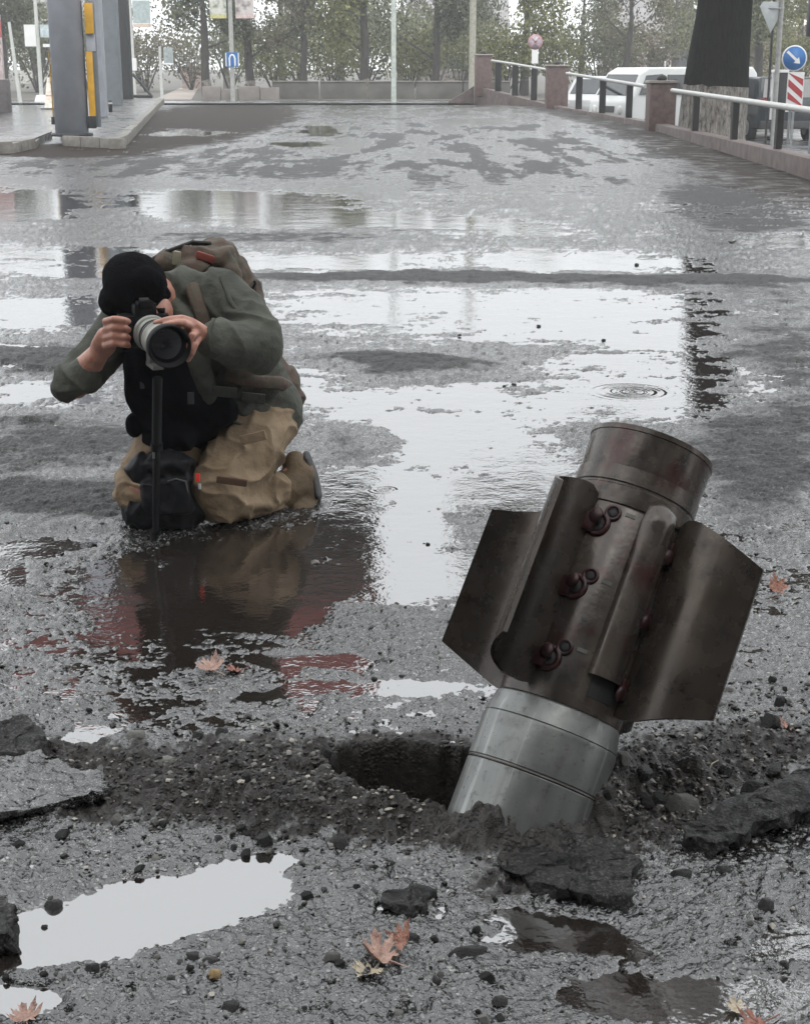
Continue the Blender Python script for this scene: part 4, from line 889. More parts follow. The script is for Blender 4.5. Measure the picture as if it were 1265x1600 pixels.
# ------------------------------------------------------------------ railing wall on the right
BRICK = simple('red_brown_plaster', (.105, .07, .063), .65, 0, .35, 9, 60, .4, .006)
RAILW = simple('white_rail', (.45, .45, .43), .4, .1, .08, 6, 40, .1); POSTM = simple('dark_post', (.014, .013, .013), .5, .2, .3)
PLNM = simple('plinth_plaster', (.10, .075, .068), .6, 0, .4, 5, 50, .4, .006); CAPM = simple('pillar_cap', (.17, .15, .13), .6)
rl = empty('railing', RAILG[1]); tag(rl, 'low railing with red brown pillars, dark posts and a white handrail along the road', 'railing')
def rw(name, mb, mat, bevel=0, par=None): return wpart(name, mb, mat, par or rl, bevel)
# wall plinth, its top following the photograph
tops = [248, 190, 163, 134, 159]
pts = []
for g, (px, py), ty in zip(RAILG, RAILPX, tops):
    zt = max(.04, Q(px, ty, g.y).z); pts.append((g, zt))
g0, z0 = pts[0]; gback = Vector((g0.x-.15, 9.0, 0)); pts = [(gback, z0)]+pts
for (ga, za), (gb, zb) in zip(pts[:-1], pts[1:]):
    nseg = max(1, round((gb-ga).length/3.2))
    for k in range(nseg):
        pa = ga.lerp(gb, k/nseg); pb = ga.lerp(gb, (k+1)/nseg); a_ = za+(zb-za)*k/nseg; b_ = za+(zb-za)*(k+1)/nseg
        t = (pb-pa).normalized(); nn = Vector((t.y, -t.x, 0))*.26; pb = pb-t*.012
        vs = [pa, pa+nn, pb+nn, pb]; vv = [(v.x, v.y, -.7) for v in vs]+[(pa.x, pa.y, a_), ((pa+nn).x, (pa+nn).y, a_), ((pb+nn).x, (pb+nn).y, b_), (pb.x, pb.y, b_)]
        rw('plinth_block', MB().add(vv, [(3, 2, 1, 0), (4, 5, 6, 7), (0, 1, 5, 4), (1, 2, 6, 5), (2, 3, 7, 6), (3, 0, 4, 7)]), PLNM, .012)
def rail_at(px):                      # ground point of the railing line under that column of the photograph
    xs = [p[0] for p in RAILPX]; k = 0
    best = None
    for (ga, za), (gb, zb) in zip(pts[:-1], pts[1:]):
        for i in range(200):
            g = ga.lerp(gb, i/200)+Vector((.13, .0, 0)); u = proj_np(g.x, g.y)[0]
            if best is None or abs(u-px) < best[0]: best = (abs(u-px), g, za+(zb-za)*i/200)
    return best[1], best[2]
RAILY = lambda px: float(np.interp(px, [740, 820, 876, 1006, 1038, 1265, 1400], [90, 102, 112.5, 134, 139, 172, 192]))
for (xa, xb, yt) in ((741, 767, 86), (852, 885, 103), (1009, 1050, 129)):
    g, zp = rail_at((xa+xb)/2); w_ = (xb-xa)/pxm(g.y); zt = Q((xa+xb)/2, yt, g.y).z
    pl = rw('pillar', MB().box((g.x, g.y, (zp-.3+zt)/2), (w_, w_, zt-zp+.3)), BRICK, .02)
    rw('pillar_cap', MB().box((g.x, g.y, zt+.025), (w_*1.16, w_*1.16, .05), None, .92), CAPM, .01, pl)
    rw('knob', MB().ell((g.x, g.y, zt+.09), (.11, .11, .075)), POSTM, 0, pl)
rail_pts = []
for px in (768, 800, 852, 885, 940, 1008, 1050, 1100, 1160, 1215, 1265, 1330):
    g, zp = rail_at(px); rail_pts.append(Q(px, RAILY(px), g.y)+Vector((0, 0, 0)))
for a, b_ in ((0, 2), (3, 5), (6, 11)):
    rw('handrail', MB().tube(rail_pts[a:b_+1], .042, 10), RAILW)
for px in (777, 804, 833, 903, 940, 981, 1084, 1144, 1212, 1300):
    g, zp = rail_at(px); zt = Q(px, RAILY(px), g.y).z; rw('post', MB().box((g.x, g.y, (zp-.05+zt-.04)/2), (9.5/pxm(g.y), .12, zt-.04-zp+.05)), POSTM)
# ------------------------------------------------------------------ vehicles on the side street
VANW = simple('van_white', (.62, .63, .62), .3, 0, .05, 2, 10, 0); CARD = simple('car_dark', (.03, .036, .042), .25, .3, .1, 2, 10, 0); CARW = simple('car_white', (.42, .43, .43), .3, 0, .05, 2, 10, 0)
n = N('car_glass'); CGL = n.set(color=(.02, .023, .026), rough=.06, spec=.8); TYRE = simple('tyre', (.012, .012, .012), .8); RIM = simple('rim', (.3, .3, .3), .4, .7); TAIL = simple('tail_lamp', (.35, .015, .02), .25); LAMP = simple('head_lamp', (.6, .6, .58), .15)
PLATE = simple('plate_white', (.6, .6, .6), .5); BUMP = simple('bumper_grey', (.05, .05, .052), .6)
def vehicle(name, loc, rz, prof, width, belt, paint, wheels, label, cat, tumble=.86, wins=(), wr=.33, lamps=True):
    # prof: side outline (x along, z up), front at +x; upper part drawn in towards the roof
    t = empty(name, loc, rz); tag(t, label, cat)
    n_ = len(prof); zmax = max(p[1] for p in prof)
    def yw(z): return width/2*(1 if z <= belt else 1-(1-tumble)*((z-belt)/(zmax-belt))**1.2)
    vs = [(x, -yw(z), z) for x, z in prof]+[(x, yw(z), z) for x, z in prof]
    m = MB().add(vs, [tuple(range(n_)), tuple(range(2*n_-1, n_-1, -1))]+[(i, n_+i, n_+(i+1) % n_, (i+1) % n_) for i in range(n_)])
    m.build('body', paint, t, bevel=.06, segs=3)
    for wx_ in wheels:
        for s in (-1, 1):
            Mx = Matrix.Translation((wx_, s*(width/2-.09), wr)) @ Matrix.Rotation(R(90), 4, 'X')
            w_ = MB().lathe([(wr*.6, -.1), (wr, -.09), (wr, .09), (wr*.6, .1)], 24, Mx).build('wheel', TYRE, t); MB().lathe([(.02, -.108), (wr*.55, -.104), (wr*.6, -.1), (wr*.6, .1), (wr*.55, .104), (.02, .108)], 20, Mx).build('rim', RIM, w_)
    for poly in wins:                 # side glass, both sides
        for s in (-1, 1):
            vs = [(x, s*(yw(z)+.006), z) for x, z in poly]; vs2 = [(x, s*(yw(z)-.03), z) for x, z in poly]; k = len(poly)
            MB().add(vs+vs2, [tuple(range(k)) if s < 0 else tuple(range(k-1, -1, -1))]+[(i, (i+1) % k, k+(i+1) % k, k+i) for i in range(k)]).build('window', CGL, t)
    return t, yw
def glass_end(t, yw, x0, z0, x1, z1, inset=.12, mat=None, name='windscreen', push=.012):
    d = Vector((z1-z0, 0, -(x1-x0))).normalized()*push
    if (x0+x1) < 0 and d.x > 0 or (x0+x1) > 0 and d.x < 0: d = -d
    vs = [Vector((x0, -(yw(z0)-inset), z0))+d, Vector((x0, yw(z0)-inset, z0))+d, Vector((x1, yw(z1)-inset, z1))+d, Vector((x1, -(yw(z1)-inset), z1))+d]
    vs2 = [v-d*3 for v in vs]; MB().add(vs+vs2, [(0, 1, 2, 3), (7, 6, 5, 4), (0, 4, 5, 1), (1, 5, 6, 2), (2, 6, 7, 3), (3, 7, 4, 0)]).build(name, mat or CGL, t)
SZ = -.6
vl = Q(1052, 150, 41.5); vl.z = SZ
van, yw = vehicle('parked_van', vl, R(205), [(-2.1, .35), (2.0, .35), (2.12, .7), (2.08, 1.0), (1.95, 1.12), (1.62, 1.72), (1.35, 1.86), (-2.0, 1.88), (-2.12, 1.7), (-2.15, .7)], 1.85, 1.1, VANW, (-1.25, 1.3), 'white van parked behind the railing beside the big tree trunk', 'van',
   wins=([(.95, 1.18), (1.7, 1.18), (1.48, 1.66), (.95, 1.7)], [(-.2, 1.18), (.8, 1.18), (.8, 1.68), (-.2, 1.68)], [(-1.7, 1.18), (-.35, 1.18), (-.35, 1.68), (-1.7, 1.68)]))
glass_end(van, yw, 1.93, 1.15, 1.65, 1.68)
for s in (-1, 1): MB().ell((2.1, s*.62, .78), (.05, .13, .12)).build('headlight', LAMP, van)
MB().box((2.12, 0, .48), (.14, 1.7, .16)).build('bumper', BUMP, van, bevel=.03); MB().box((2.125, 0, .8), (.03, .7, .16)).build('grille', BUMP, van); MB().box((-.25, .93, .8), (.1, .012, .05)).build('door_handle', BUMP, van); MB().box((-.25, -.93, .8), (.1, .012, .05)).build('door_handle', BUMP, van)
cl = Q(936, 140, 52); cl.z = SZ
car, yw = vehicle('parked_car', cl, R(250), [(-2.0, .3), (2.0, .3), (2.08, .6), (2.0, .85), (1.1, 1.0), (.45, 1.5), (.2, 1.58), (-1.6, 1.58), (-2.0, 1.0), (-2.06, .6)], 1.75, .95, CARW, (-1.25, 1.25), 'white car with dark windscreen parked left of the van behind the railing', 'car',
   wins=([(-.4, 1.02), (.85, 1.02), (.35, 1.45), (-.4, 1.48)], [(-1.6, 1.02), (-.5, 1.02), (-.5, 1.48), (-1.4, 1.48)]), wr=.3)
glass_end(car, yw, 1.08, 1.03, .48, 1.48); glass_end(car, yw, -1.98, 1.03, -1.64, 1.52, name='rear_window')
for s in (-1, 1): MB().ell((1.98, s*.62, .72), (.07, .16, .09)).build('headlight', LAMP, car); MB().box((-2.04, s*.7, .85), (.05, .2, .14)).build('tail_light', TAIL, car)
MB().box((2.08, 0, .42), (.1, 1.6, .18)).build('bumper', BUMP, car, bevel=.03); MB().box((2.13, 0, .45), (.012, .5, .11)).build('number_plate', PLATE, car)
dl = Q(1196, 140, 42); dl.z = SZ
dcar, yw = vehicle('parked_car', dl, R(96), [(-2.0, .3), (2.0, .3), (2.08, .6), (1.95, .85), (1.1, 1.0), (.4, 1.5), (.1, 1.62), (-1.7, 1.62), (-1.98, 1.05), (-2.06, .6)], 1.78, .98, CARD, (-1.25, 1.25), 'dark car seen from behind between the tree trunk and the blue arrow sign', 'car',
   wins=([(-.4, 1.05), (.85, 1.05), (.3, 1.5), (-.4, 1.53)], [(-1.6, 1.05), (-.5, 1.05), (-.5, 1.53), (-1.45, 1.53)]), wr=.32)
glass_end(dcar, yw, -1.97, 1.1, -1.74, 1.56, name='rear_window')
for s in (-1, 1): MB().box((-2.03, s*.72, .98), (.06, .22, .2)).build('tail_light', TAIL, dcar, bevel=.02)
MB().box((-2.09, 0, .8), (.012, .5, .11)).build('number_plate', PLATE, dcar); MB().box((-2.08, 0, .42), (.1, 1.65, .2)).build('bumper', BUMP, dcar, bevel=.03)
# ------------------------------------------------------------------ traffic signs on the right
STEELP = simple('galvanised', (.3, .31, .31), .45, .5, .15, 6, 40, .1); WHT = simple('sign_white', (.72, .72, .71), .5, 0, .04, 3, 10, 0); BLU = simple('sign_blue', (.015, .13, .38), .4, 0, .05, 3, 10, 0); REDS = simple('sign_red', (.38, .03, .035), .45, 0, .08, 3, 10, 0); SGREY = simple('sign_back', (.36, .38, .38), .5, .3, .1)
YS = 39.0
def disc(r, y, c, n_=32, th=.012): return MB().lathe([(r, -th/2), (r, th/2)], n_, Matrix.Translation((c.x, y, c.z)) @ Matrix.Rotation(R(90), 4, 'X'))
sc_ = Q(1240.5, 90.5, YS); sg = empty('direction_sign', (sc_.x, YS, SZ)); tag(sg, 'round blue sign with a white arrow pointing down right', 'sign')
rS = 19.5/pxm(YS); wpart('rim', disc(rS, YS, sc_), WHT, sg); wpart('face', disc(rS*.9, YS-.012, sc_), BLU, sg)
aM = Matrix.Translation((sc_.x, YS-.022, sc_.z)) @ Matrix.Rotation(R(90), 4, 'X') @ Matrix.Rotation(R(-41), 4, 'Z')
wpart('arrow', MB().prism([(-rS*.78, -rS*.1), (rS*.2, -rS*.1), (rS*.2, -rS*.3), (rS*.62, 0), (rS*.2, rS*.3), (rS*.2, rS*.1), (-rS*.78, rS*.1)], -.004, .004, aM), WHT, sg)
wpart('post', MB().tube([(sc_.x, YS+.05, SZ), (sc_.x, YS+.05, sc_.z+rS*.8)], .035, 10), STEELP, sg)
hb = empty('hazard_board', (sc_.x, YS, SZ)); tag(hb, 'upright board with red and white slanting stripes below the blue arrow sign', 'sign')
a = Q(1231, 112, YS-.06); b_ = Q(1252.5, 167, YS-.06); w_ = b_.x-a.x; hh_ = a.z-b_.z
wpart('board', MB().box(((a.x+b_.x)/2, YS-.06, (a.z+b_.z)/2), (w_, .02, hh_)), WHT, hb); wpart('leg', MB().box(((a.x+b_.x)/2, YS-.03, (b_.z+SZ)/2), (.06, .03, b_.z-SZ+.04)), STEELP, hb)
for k in range(3):
    zc = a.z-hh_*(.12+.36*k); sw = hh_*.2; x0_, x1_ = a.x+.02, b_.x-.02; dr = w_*.75; zt_ = a.z-.02; zb_ = b_.z+.02
    cl_ = lambda z: min(max(z, zb_), zt_)
    vs = [(x0_, zc+dr/2+sw/2), (x1_, zc-dr/2+sw/2), (x1_, zc-dr/2-sw/2), (x0_, zc+dr/2-sw/2)]
    vs = [(x, cl_(z)) for x, z in vs]
    wpart('stripe', MB().add([(x, YS-.076, z) for x, z in vs]+[(x, YS-.072, z) for x, z in vs], [(3, 2, 1, 0), (4, 5, 6, 7), (0, 1, 5, 4), (1, 2, 6, 5), (2, 3, 7, 6), (3, 0, 4, 7)]), REDS, hb)
bk = Q(1220, 112, YS-.6); bt = empty('bollard', (bk.x, YS-.6, SZ)); tag(bt, 'dark square bollard with pale top left of the striped board', 'bollard')
w_ = 17/pxm(YS); wpart('post', MB().box((bk.x, YS-.6, (SZ+bk.z)/2), (w_, w_, bk.z-SZ)), BLKP, bt, .02); wpart('cap', MB().box((bk.x-.03, YS-.62, bk.z+.02), (w_*1.35, w_*1.1, .07)), WHT, bt, .01); wpart('white_edge', MB().box((bk.x-w_*.6, YS-.62, (bk.z+SZ+.6)/2), (.1, .05, bk.z-SZ-.6)), WHT, bt)
YT = 37.0; tc_ = Q(1205, 22, YT); ts = empty('warning_sign', (Q(1215, 100, YT).x, YT, SZ)); tag(ts, 'triangular sign seen from its pale back on a tall pole', 'sign')
s_ = 44/pxm(YT); Mx = Matrix.Translation((tc_.x, YT, tc_.z)) @ Matrix.Rotation(R(90), 4, 'X') @ Matrix.Rotation(R(20), 4, 'Y')
wpart('plate', MB().prism([(-s_*.5, .25*s_), (0, -.62*s_), (s_*.5, .25*s_), (s_*.36, .42*s_), (-s_*.36, .42*s_)], -.01, .01, Mx), SGREY, ts, .004)
wpart('frame', MB().tube([(tc_.x-s_*.32, YT-.03, tc_.z+.2*s_), (tc_.x+s_*.32, YT-.03, tc_.z+.2*s_)], .02, 6), STEELP, ts)
pb = Q(1215, 112, YT); wpart('pole', MB().tube([(pb.x, YT+.06, SZ), (pb.x-.02, YT+.06, 4.6)], .06, 12), simple('pole_pale', (.3, .3, .29), .6), ts)
wpart('thin_pole', MB().tube([(Q(1208, 60, YT).x, YT+.1, SZ), (Q(1206, 60, YT).x, YT+.1, 4.4)], .03, 8), BLKP, ts)
YL = 34; tl = Q(1266, 25, YL); tlo = empty('traffic_light', (tl.x, YL, SZ)); tag(tlo, 'dark traffic light box cut by the right border', 'traffic light')
wpart('housing', MB().box((tl.x+.06, YL, tl.z), (.24, .2, .85)), BLKP, tlo, .03); wpart('pole', MB().tube([(tl.x+.25, YL+.1, SZ), (tl.x+.25, YL+.1, 3.4)], .06, 10), STEELP, tlo); wpart('bracket', MB().tube([(tl.x+.08, YL+.08, tl.z), (tl.x+.25, YL+.1, tl.z)], .025, 8), STEELP, tlo)
for dz in (-.27, 0, .27): wpart('lens', disc(.085, YL-.1, Vector((tl.x+.06, 0, tl.z+dz)), 16, .03), simple('lens_off', (.02, .02, .02), .2), tlo)
YN = 55.0; nc = Q(836, 65, YN); ns_ = empty('no_stopping_sign', (nc.x, YN, SZ)); tag(ns_, 'small round red rimmed sign with a white plate below, far behind the railing', 'sign')
rN = 11.5/pxm(YN); wpart('rim', disc(rN, YN, nc), simple('faded_red', (.42, .25, .26), .5), ns_); wpart('face', disc(rN*.72, YN-.012, nc), simple('faded_blue', (.4, .36, .42), .5), ns_)
for an in (45, -45): wpart('bar', MB().box((nc.x, YN-.022, nc.z), (rN*1.5, .006, rN*.2), Matrix.Rotation(R(an), 3, 'Y')), simple('faded_red2', (.42, .25, .26), .5), ns_)
wpart('plate', MB().box((nc.x, YN, Q(836, 87, YN).z), (10/pxm(YN), .012, 22/pxm(YN))), WHT, ns_); wpart('post', MB().tube([(nc.x, YN+.05, SZ), (nc.x, YN+.05, nc.z+rN)], .035, 8), STEELP, ns_)
# ------------------------------------------------------------------ trees
n = N('bark'); c = n.ramp(n.noise(5, 6, .7, n.map((3, 3, .6))), [(.3, (.028, .025, .022)), (.7, (.085, .076, .066))]); BARK = n.set(color=c, rough=.85, normal=n.bump(n.noise(16, 6, .75, n.map((3, 3, .5))), 1.0, .06))
n = N('bark_dark'); c = n.ramp(n.noise(6, 6, .7, n.map((3, 3, .6))), [(.3, (.004, .0038, .0036)), (.7, (.022, .02, .018))]); BARKD = n.set(color=c, rough=.9, spec=.08, normal=n.bump(n.noise(14, 6, .75, n.map((3, 3, .5))), 1.0, .05))
n = N('whitewash'); c = n.ramp(n.noise(7, 6, .75, n.map((2.4, 2.4, .7))), [(.36, (.04, .034, .03)), (.52, (.2, .185, .165)), (.75, (.42, .4, .37))]); WASH = n.set(color=c, rough=.85, normal=n.bump(n.noise(14, 6, .75, n.map((3, 3, .6))), 1.0, .05))
def leafm(name, lo, hi):
    n = N(name); oi = n.t.nodes.new('ShaderNodeNewGeometry'); c = n.ramp(oi.outputs['Random Per Island'], [(0, lo), (1, hi)])
    n.b.inputs['Transmission Weight'].default_value = 0
    return n.set(color=c, rough=.6, spec=.25)
LFG = leafm('leaf_grey_green', (.085, .095, .05), (.155, .165, .095)); LFO = leafm('leaf_olive', (.10, .11, .04), (.185, .185, .075)); LFB = leafm('leaf_brown', (.105, .095, .06), (.165, .15, .10)); LFD = leafm('leaf_dark', (.055, .062, .036), (.10, .108, .066))
def leaves(m, centers, count, size, rr):
    for i in range(count):
        c, rad = centers[rr.randrange(len(centers))]
        while True:
            d = Vector((rr.uniform(-1, 1), rr.uniform(-1, 1), rr.uniform(-1, 1)))
            if .25 < d.length < 1: break
        p = c+Vector((d.x*rad[0], d.y*rad[1], d.z*rad[2])); s = size*rr.uniform(.5, 1.3)
        a = Vector((rr.gauss(0, 1), rr.gauss(0, 1), rr.gauss(0, .7))).normalized(); b_ = a.orthogonal().normalized(); b_ = (Matrix.Rotation(rr.uniform(0, 6.28), 3, a) @ b_); c2 = a.cross(b_)
        m.add([p+b_*s, p+c2*s*.5, p-b_*s*.8, p-c2*s*.5], [(0, 1, 2, 3)])
def make_tree(name, H, r0, rr, nleaf, lsize, spread, lmat, wash=1.0, low=.35, bark=None, limbs=7, cs_=.55):
    t = empty(name); bark = bark or BARK
    pts = [Vector((0, 0, -.1))]; x = y = 0
    for k in range(1, 9): x += rr.gauss(0, .045)*H/8; y += rr.gauss(0, .045)*H/8; pts.append(Vector((x, y, H*.86*k/8)))
    rad = [r0*1.25, r0, r0*.95, r0*.88, r0*.76, r0*.6, r0*.45, r0*.28, r0*.12]
    m = MB().tube(pts, rad, 12); cents = []
    for k in range(limbs):
        f = low+(.95-low)*k/limbs; i = f*8; p = pts[int(i)].lerp(pts[min(8, int(i)+1)], i-int(i)); a = rr.uniform(0, 6.28); L = H*rr.uniform(.22, .4)*(1.1-f*.6)*spread; el = rr.uniform(.3, .9)
        d = Vector((math.cos(a)*math.cos(el), math.sin(a)*math.cos(el), math.sin(el))); e = p+d*L; mid = p+d*L*.5+Vector((rr.gauss(0, .06), rr.gauss(0, .06), -.03))*L
        rb = r0*.4*(1.1-f); m.tube([p, mid, e], [rb, rb*.6, rb*.2], 7); cents.append((e, tuple(L*cs_*rr.uniform(.7, 1.2) for _ in range(3)))); cents.append((mid, (L*.4, L*.4, L*.32)))
        for q_ in range(3):
            d2 = (d+Vector((rr.gauss(0, .6), rr.gauss(0, .6), rr.gauss(.1, .5)))).normalized(); s_ = p+d*L*rr.uniform(.35, .9); e2 = s_+d2*L*rr.uniform(.35, .6); m.tube([s_, (s_+e2)/2+Vector((0, 0, -.02*L)), e2], [rb*.4, rb*.25, rb*.08], 5); cents.append((e2, (L*.34, L*.34, L*.28)))
    m.build('trunk', bark, t)
    if wash: MB().tube([Vector((0, 0, -.1)), Vector((0, 0, wash*.5)), pts[1].lerp(Vector((0, 0, 0)), 0) if wash >= H*.86/8 else Vector((0, 0, wash))], [r0*1.3, r0*1.12, r0*1.04], 12).build('whitewashed_base', WASH, t)
    c = MB(); leaves(c, cents, nleaf, lsize, rr); c.build('crown', lmat, t); return t
rt = random.Random(12)
T = [make_tree('street_tree', 6.8, .19, rt, 4200, .095, 1.1, LFG, .95), make_tree('street_tree', 6.2, .16, rt, 2800, .095, 1.15, LFB, .95), make_tree('street_tree', 7.4, .21, rt, 4600, .1, 1.05, LFO, .95, .3), make_tree('street_tree', 6.6, .19, rt, 5200, .095, 1.2, LFD, .95, .28)]
spots = [ # px, distance, kind, scale, turn, label
 (324, 66, 0, 1.0, 0, 'street tree left of the lamp post with the blue sign'), (392, 67, 3, 1.0, 1, 'dark street tree right of the lamp post with the blue sign'),
 (475, 66, 1, 1.0, 2, 'whitewashed street tree left of centre, right of the dark tree'), (572, 66, 2, .95, 3, 'whitewashed street tree just left of the pale central pole'),
 (679, 67, 3, .95, 4, 'dense street tree right of the pale central pole'), (818, 70, 2, .95, 5, 'street tree beside the small round sign'), (975, 72, 1, 1.05, .7, 'thin bare street tree left of the white van'),
 (1180, 62, 0, 1.05, 1.9, 'street tree behind the triangular sign'), (8, 70, 3, 1.1, 2.6, 'dark street tree at the upper left corner'), (905, 78, 0, .9, 3.4, 'street tree behind the white car'),
 (440, 84, 0, 1.1, 4.4, 'grey green tree in the second row behind the central trees'), (530, 88, 2, 1.1, .4, 'olive tree in the second row behind the central trees'), (625, 86, 1, 1.15, 1.4, 'brownish tree in the second row behind the central pole'), (740, 84, 0, 1.1, 2.4, 'grey green tree in the second row behind the first pillar'),
 (1245, 78, 2, .9, 3.1, 'olive tree behind the blue arrow sign'), (355, 90, 0, 1.0, 5.1, 'grey tree in the second row behind the blue sign'), (170, 92, 1, 1.0, 5.6, 'brownish tree behind the steel columns'), (60, 88, 0, 1.0, 6.0, 'grey tree behind the left poles'), (1050, 92, 2, 1.0, .9, 'olive tree behind the white van')]
used = [False]*4
for (px, Yd, k, s, rz, lab) in spots:
    g = Q(px, 150, Yd); zb = 0 if px < 760 or Yd > 62 else SZ
    o = T[k] if not used[k] else copy_tree(T[k]); used[k] = True
    o.location = (g.x, Yd, (Yd-62)/198*.6 if zb == 0 else zb); o.scale = (s, s, s); o.rotation_euler = (0, 0, rz); tag(o, lab, 'tree', 'trees along the far side of the road')
# the big tree
YB = 29.5; bt0 = Q(1113, 216, YB)
big = empty('big_tree', (bt0.x, YB, SZ)); tag(big, 'massive old tree with black wet bark and whitewashed base behind the railing', 'tree')
def ctr_at(py, xa, xb): p = Q((xa+xb)/2, py, YB); return p, (xb-xa)/2/pxm(YB)
rowsB = [(252, 1052, 1168), (215, 1060, 1160), (170, 1066, 1164), (132, 1070, 1168), (80, 1078, 1171), (30, 1088, 1174), (0, 1092, 1176), (-60, 1098, 1178)]
cp = [ctr_at(*r_) for r_ in rowsB]
tp_, tr_ = [c[0] for c in cp], [c[1] for c in cp]
for dz, dx, rr_ in ((2.6, .3, .5), (6.0, .9, .42), (11.0, 1.7, .3), (16.5, 2.2, .16)): tp_.append(tp_[7]+Vector((dx, 0, dz))); tr_.append(rr_)
m = MB().tube(tp_, tr_, 28); rb = random.Random(8); cents = []
for k in range(14):
    i = 8.2+k*.2; p = tp_[int(i)].lerp(tp_[int(i)+1], i-int(i)); a = k*2.4; el = rb.uniform(.25, .8); L = rb.uniform(3.0, 5.2); d = Vector((math.cos(a)*math.cos(el), math.sin(a)*math.cos(el), math.sin(el))); e = p+d*L; m.tube([p, p+d*L*.5, e], [.2, .12, .04], 8)
    cents.append((e, (1.4, 1.4, 1.1)))
    for q_ in range(4): d2 = (d+Vector((rb.gauss(0, .6), rb.gauss(0, .6), rb.gauss(0, .5)))).normalized(); s_ = p+d*L*rb.uniform(.4, .95); e2 = s_+d2*rb.uniform(1.2, 2.4); m.tube([s_, e2], [.06, .015], 5); cents.append((e2, (1.0, 1.0, .8)))
me = m.mesh('trunk')
for v in me.vertices:
    dd = .05*mnoise.noise(Vector((v.co.x*2.2, v.co.y*2.2, v.co.z*.6)))
    v.co.x += dd; v.co.y += dd*.6
o = link('trunk', me, BARKD); world_child(o, big)
m = MB().tube([tp_[0]+Vector((0, 0, -.2)), tp_[0], tp_[1], tp_[2], tp_[3]+Vector((0, 0, -.02))], [tr_[0]*1.06, tr_[0]*1.05, tr_[1]*1.03, tr_[2]*1.03, tr_[3]*1.015], 28, caps=False); me = m.mesh('whitewashed_base')
zt_max = max(v.co.z for v in me.vertices)
for v in me.vertices:
    if v.co.z > zt_max-.02: v.co.z += .09*mnoise.noise(Vector((v.co.x*6, v.co.y*6, 3)))+.05*mnoise.noise(Vector((v.co.x*17, v.co.y*17, 7)))
for v in me.vertices: dd = .05*mnoise.noise(Vector((v.co.x*2.2, v.co.y*2.2, v.co.z*.6))); v.co.x += dd; v.co.y += dd*.6
o = link('whitewashed_base', me, WASH); world_child(o, big)
c = MB(); leaves(c, cents, 17000, .2, rb); o = c.build('crown', LFB); world_child(o, big)
# bushes
def make_bush(rr, lm, w, h_, nl):
    t = empty('bush'); m = MB(); cents = []
    for k in range(9):
        a = rr.uniform(0, 6.28); d = Vector((math.cos(a)*w*.4*rr.random(), math.sin(a)*w*.4*rr.random(), h_*rr.uniform(.35, .8))); m.tube([(0, 0, -.1), d*.5+Vector((0, 0, .1)), d], [.04, .03, .012], 5); cents.append((d, (w*.3, w*.3, h_*.32)))
    m.build('stem', BARK, t); c = MB(); leaves(c, cents, nl, .085, rr); c.build('foliage', lm, t); return t
rb = random.Random(21)
B = [make_bush(rb, LFO, 4.6, 2.9, 3600), make_bush(rb, LFG, 4.6, 2.9, 3200), make_bush(rb, LFB, 4.8, 2.5, 2600)]
ub = [False]*3
for (px, Yd, k, s, lab) in ((430, 72, 0, 1.0, 'olive bush behind the low wall left of the pale spot'), (520, 74, 0, 1.1, 'olive bush behind the low wall left of the central pole'), (640, 72, 0, 1.15, 'bright olive bush behind the low wall right of the central pole'), (720, 76, 1, 1.2, 'grey green bush behind the first pillar'), (790, 70, 0, 1.1, 'olive bush between the first two pillars'), (870, 72, 0, 1.15, 'olive bush above the white car'), (935, 76, 1, 1.2, 'grey bush above the white car at right'),
   (1010, 80, 2, 1.4, 'brownish bush above the white van'), (570, 82, 1, 1.5, 'grey green bush in the second row left of the central pole'), (360, 78, 1, 1.3, 'grey bush behind the lamp post with the blue sign'), (300, 84, 2, 1.2, 'brownish bush right of the island'), (230, 80, 2, 1.3, 'brownish bush behind the far end of the island'), (140, 82, 1, 1.4, 'grey bush behind the steel columns'), (60, 78, 1, 1.4, 'grey bush behind the left poles'), (0, 80, 1, 1.3, 'grey bush at the left border'), (1235, 66, 0, 1.1, 'green bush behind the striped board'), (1180, 70, 2, 1.2, 'brownish bush behind the dark car'), (1110, 76, 1, 1.4, 'grey bush behind the big trunk'), (470, 80, 1, 1.4, 'grey green bush in the second row at left of centre'), (680, 80, 1, 1.4, 'grey green bush in the second row right of the central pole')):
    g = Q(px, 150, Yd); o = B[k] if not ub[k] else copy_tree(B[k]); ub[k] = True; o.location = (g.x, Yd, (Yd-62)/198*.6); o.scale = (s, s*.7, s); o.rotation_euler = (0, 0, px*.37); tag(o, lab, 'bush', 'bushes along the far side of the road')
# ------------------------------------------------------------------ low concrete wall and whitewashed kerb blocks
CONC = simple('wall_concrete', (.10, .095, .085), .75, 0, .3, 1.5, 30, .4, .01); CONL = simple('pale_blocks', (.2, .18, .165), .7, 0, .25, 2, 30, .4, .01)
lw = empty('low_wall', Q(580, 155, 64)); tag(lw, 'low grey concrete wall running below the far row of trees', 'wall')
x = Q(425, 150, 64).x; k = 0
while x < Q(735, 150, 64).x:
    wpart('wall_panel', MB().box((x+.98, 64, .33), (1.94, .16, .7)), CONC, lw, .02); wpart('wall_cap', MB().box((x+.98, 63.99, .71), (1.94, .24, .05)), CONL, lw, .01); x += 2.0; k += 1
bl = empty('kerb_wall', Q(370, 155, 63)); tag(bl, 'row of pale whitewashed blocks at the edge of the road below the blue sign', 'wall')
x = Q(316, 150, 63).x
for w_, hh_ in ((.8, .55), (.7, .45), (.9, .55), (.8, .5)): wpart('block', MB().box((x+w_/2, 63, hh_/2-.02), (w_-.05, .3, hh_)), CONL, bl, .03); x += w_
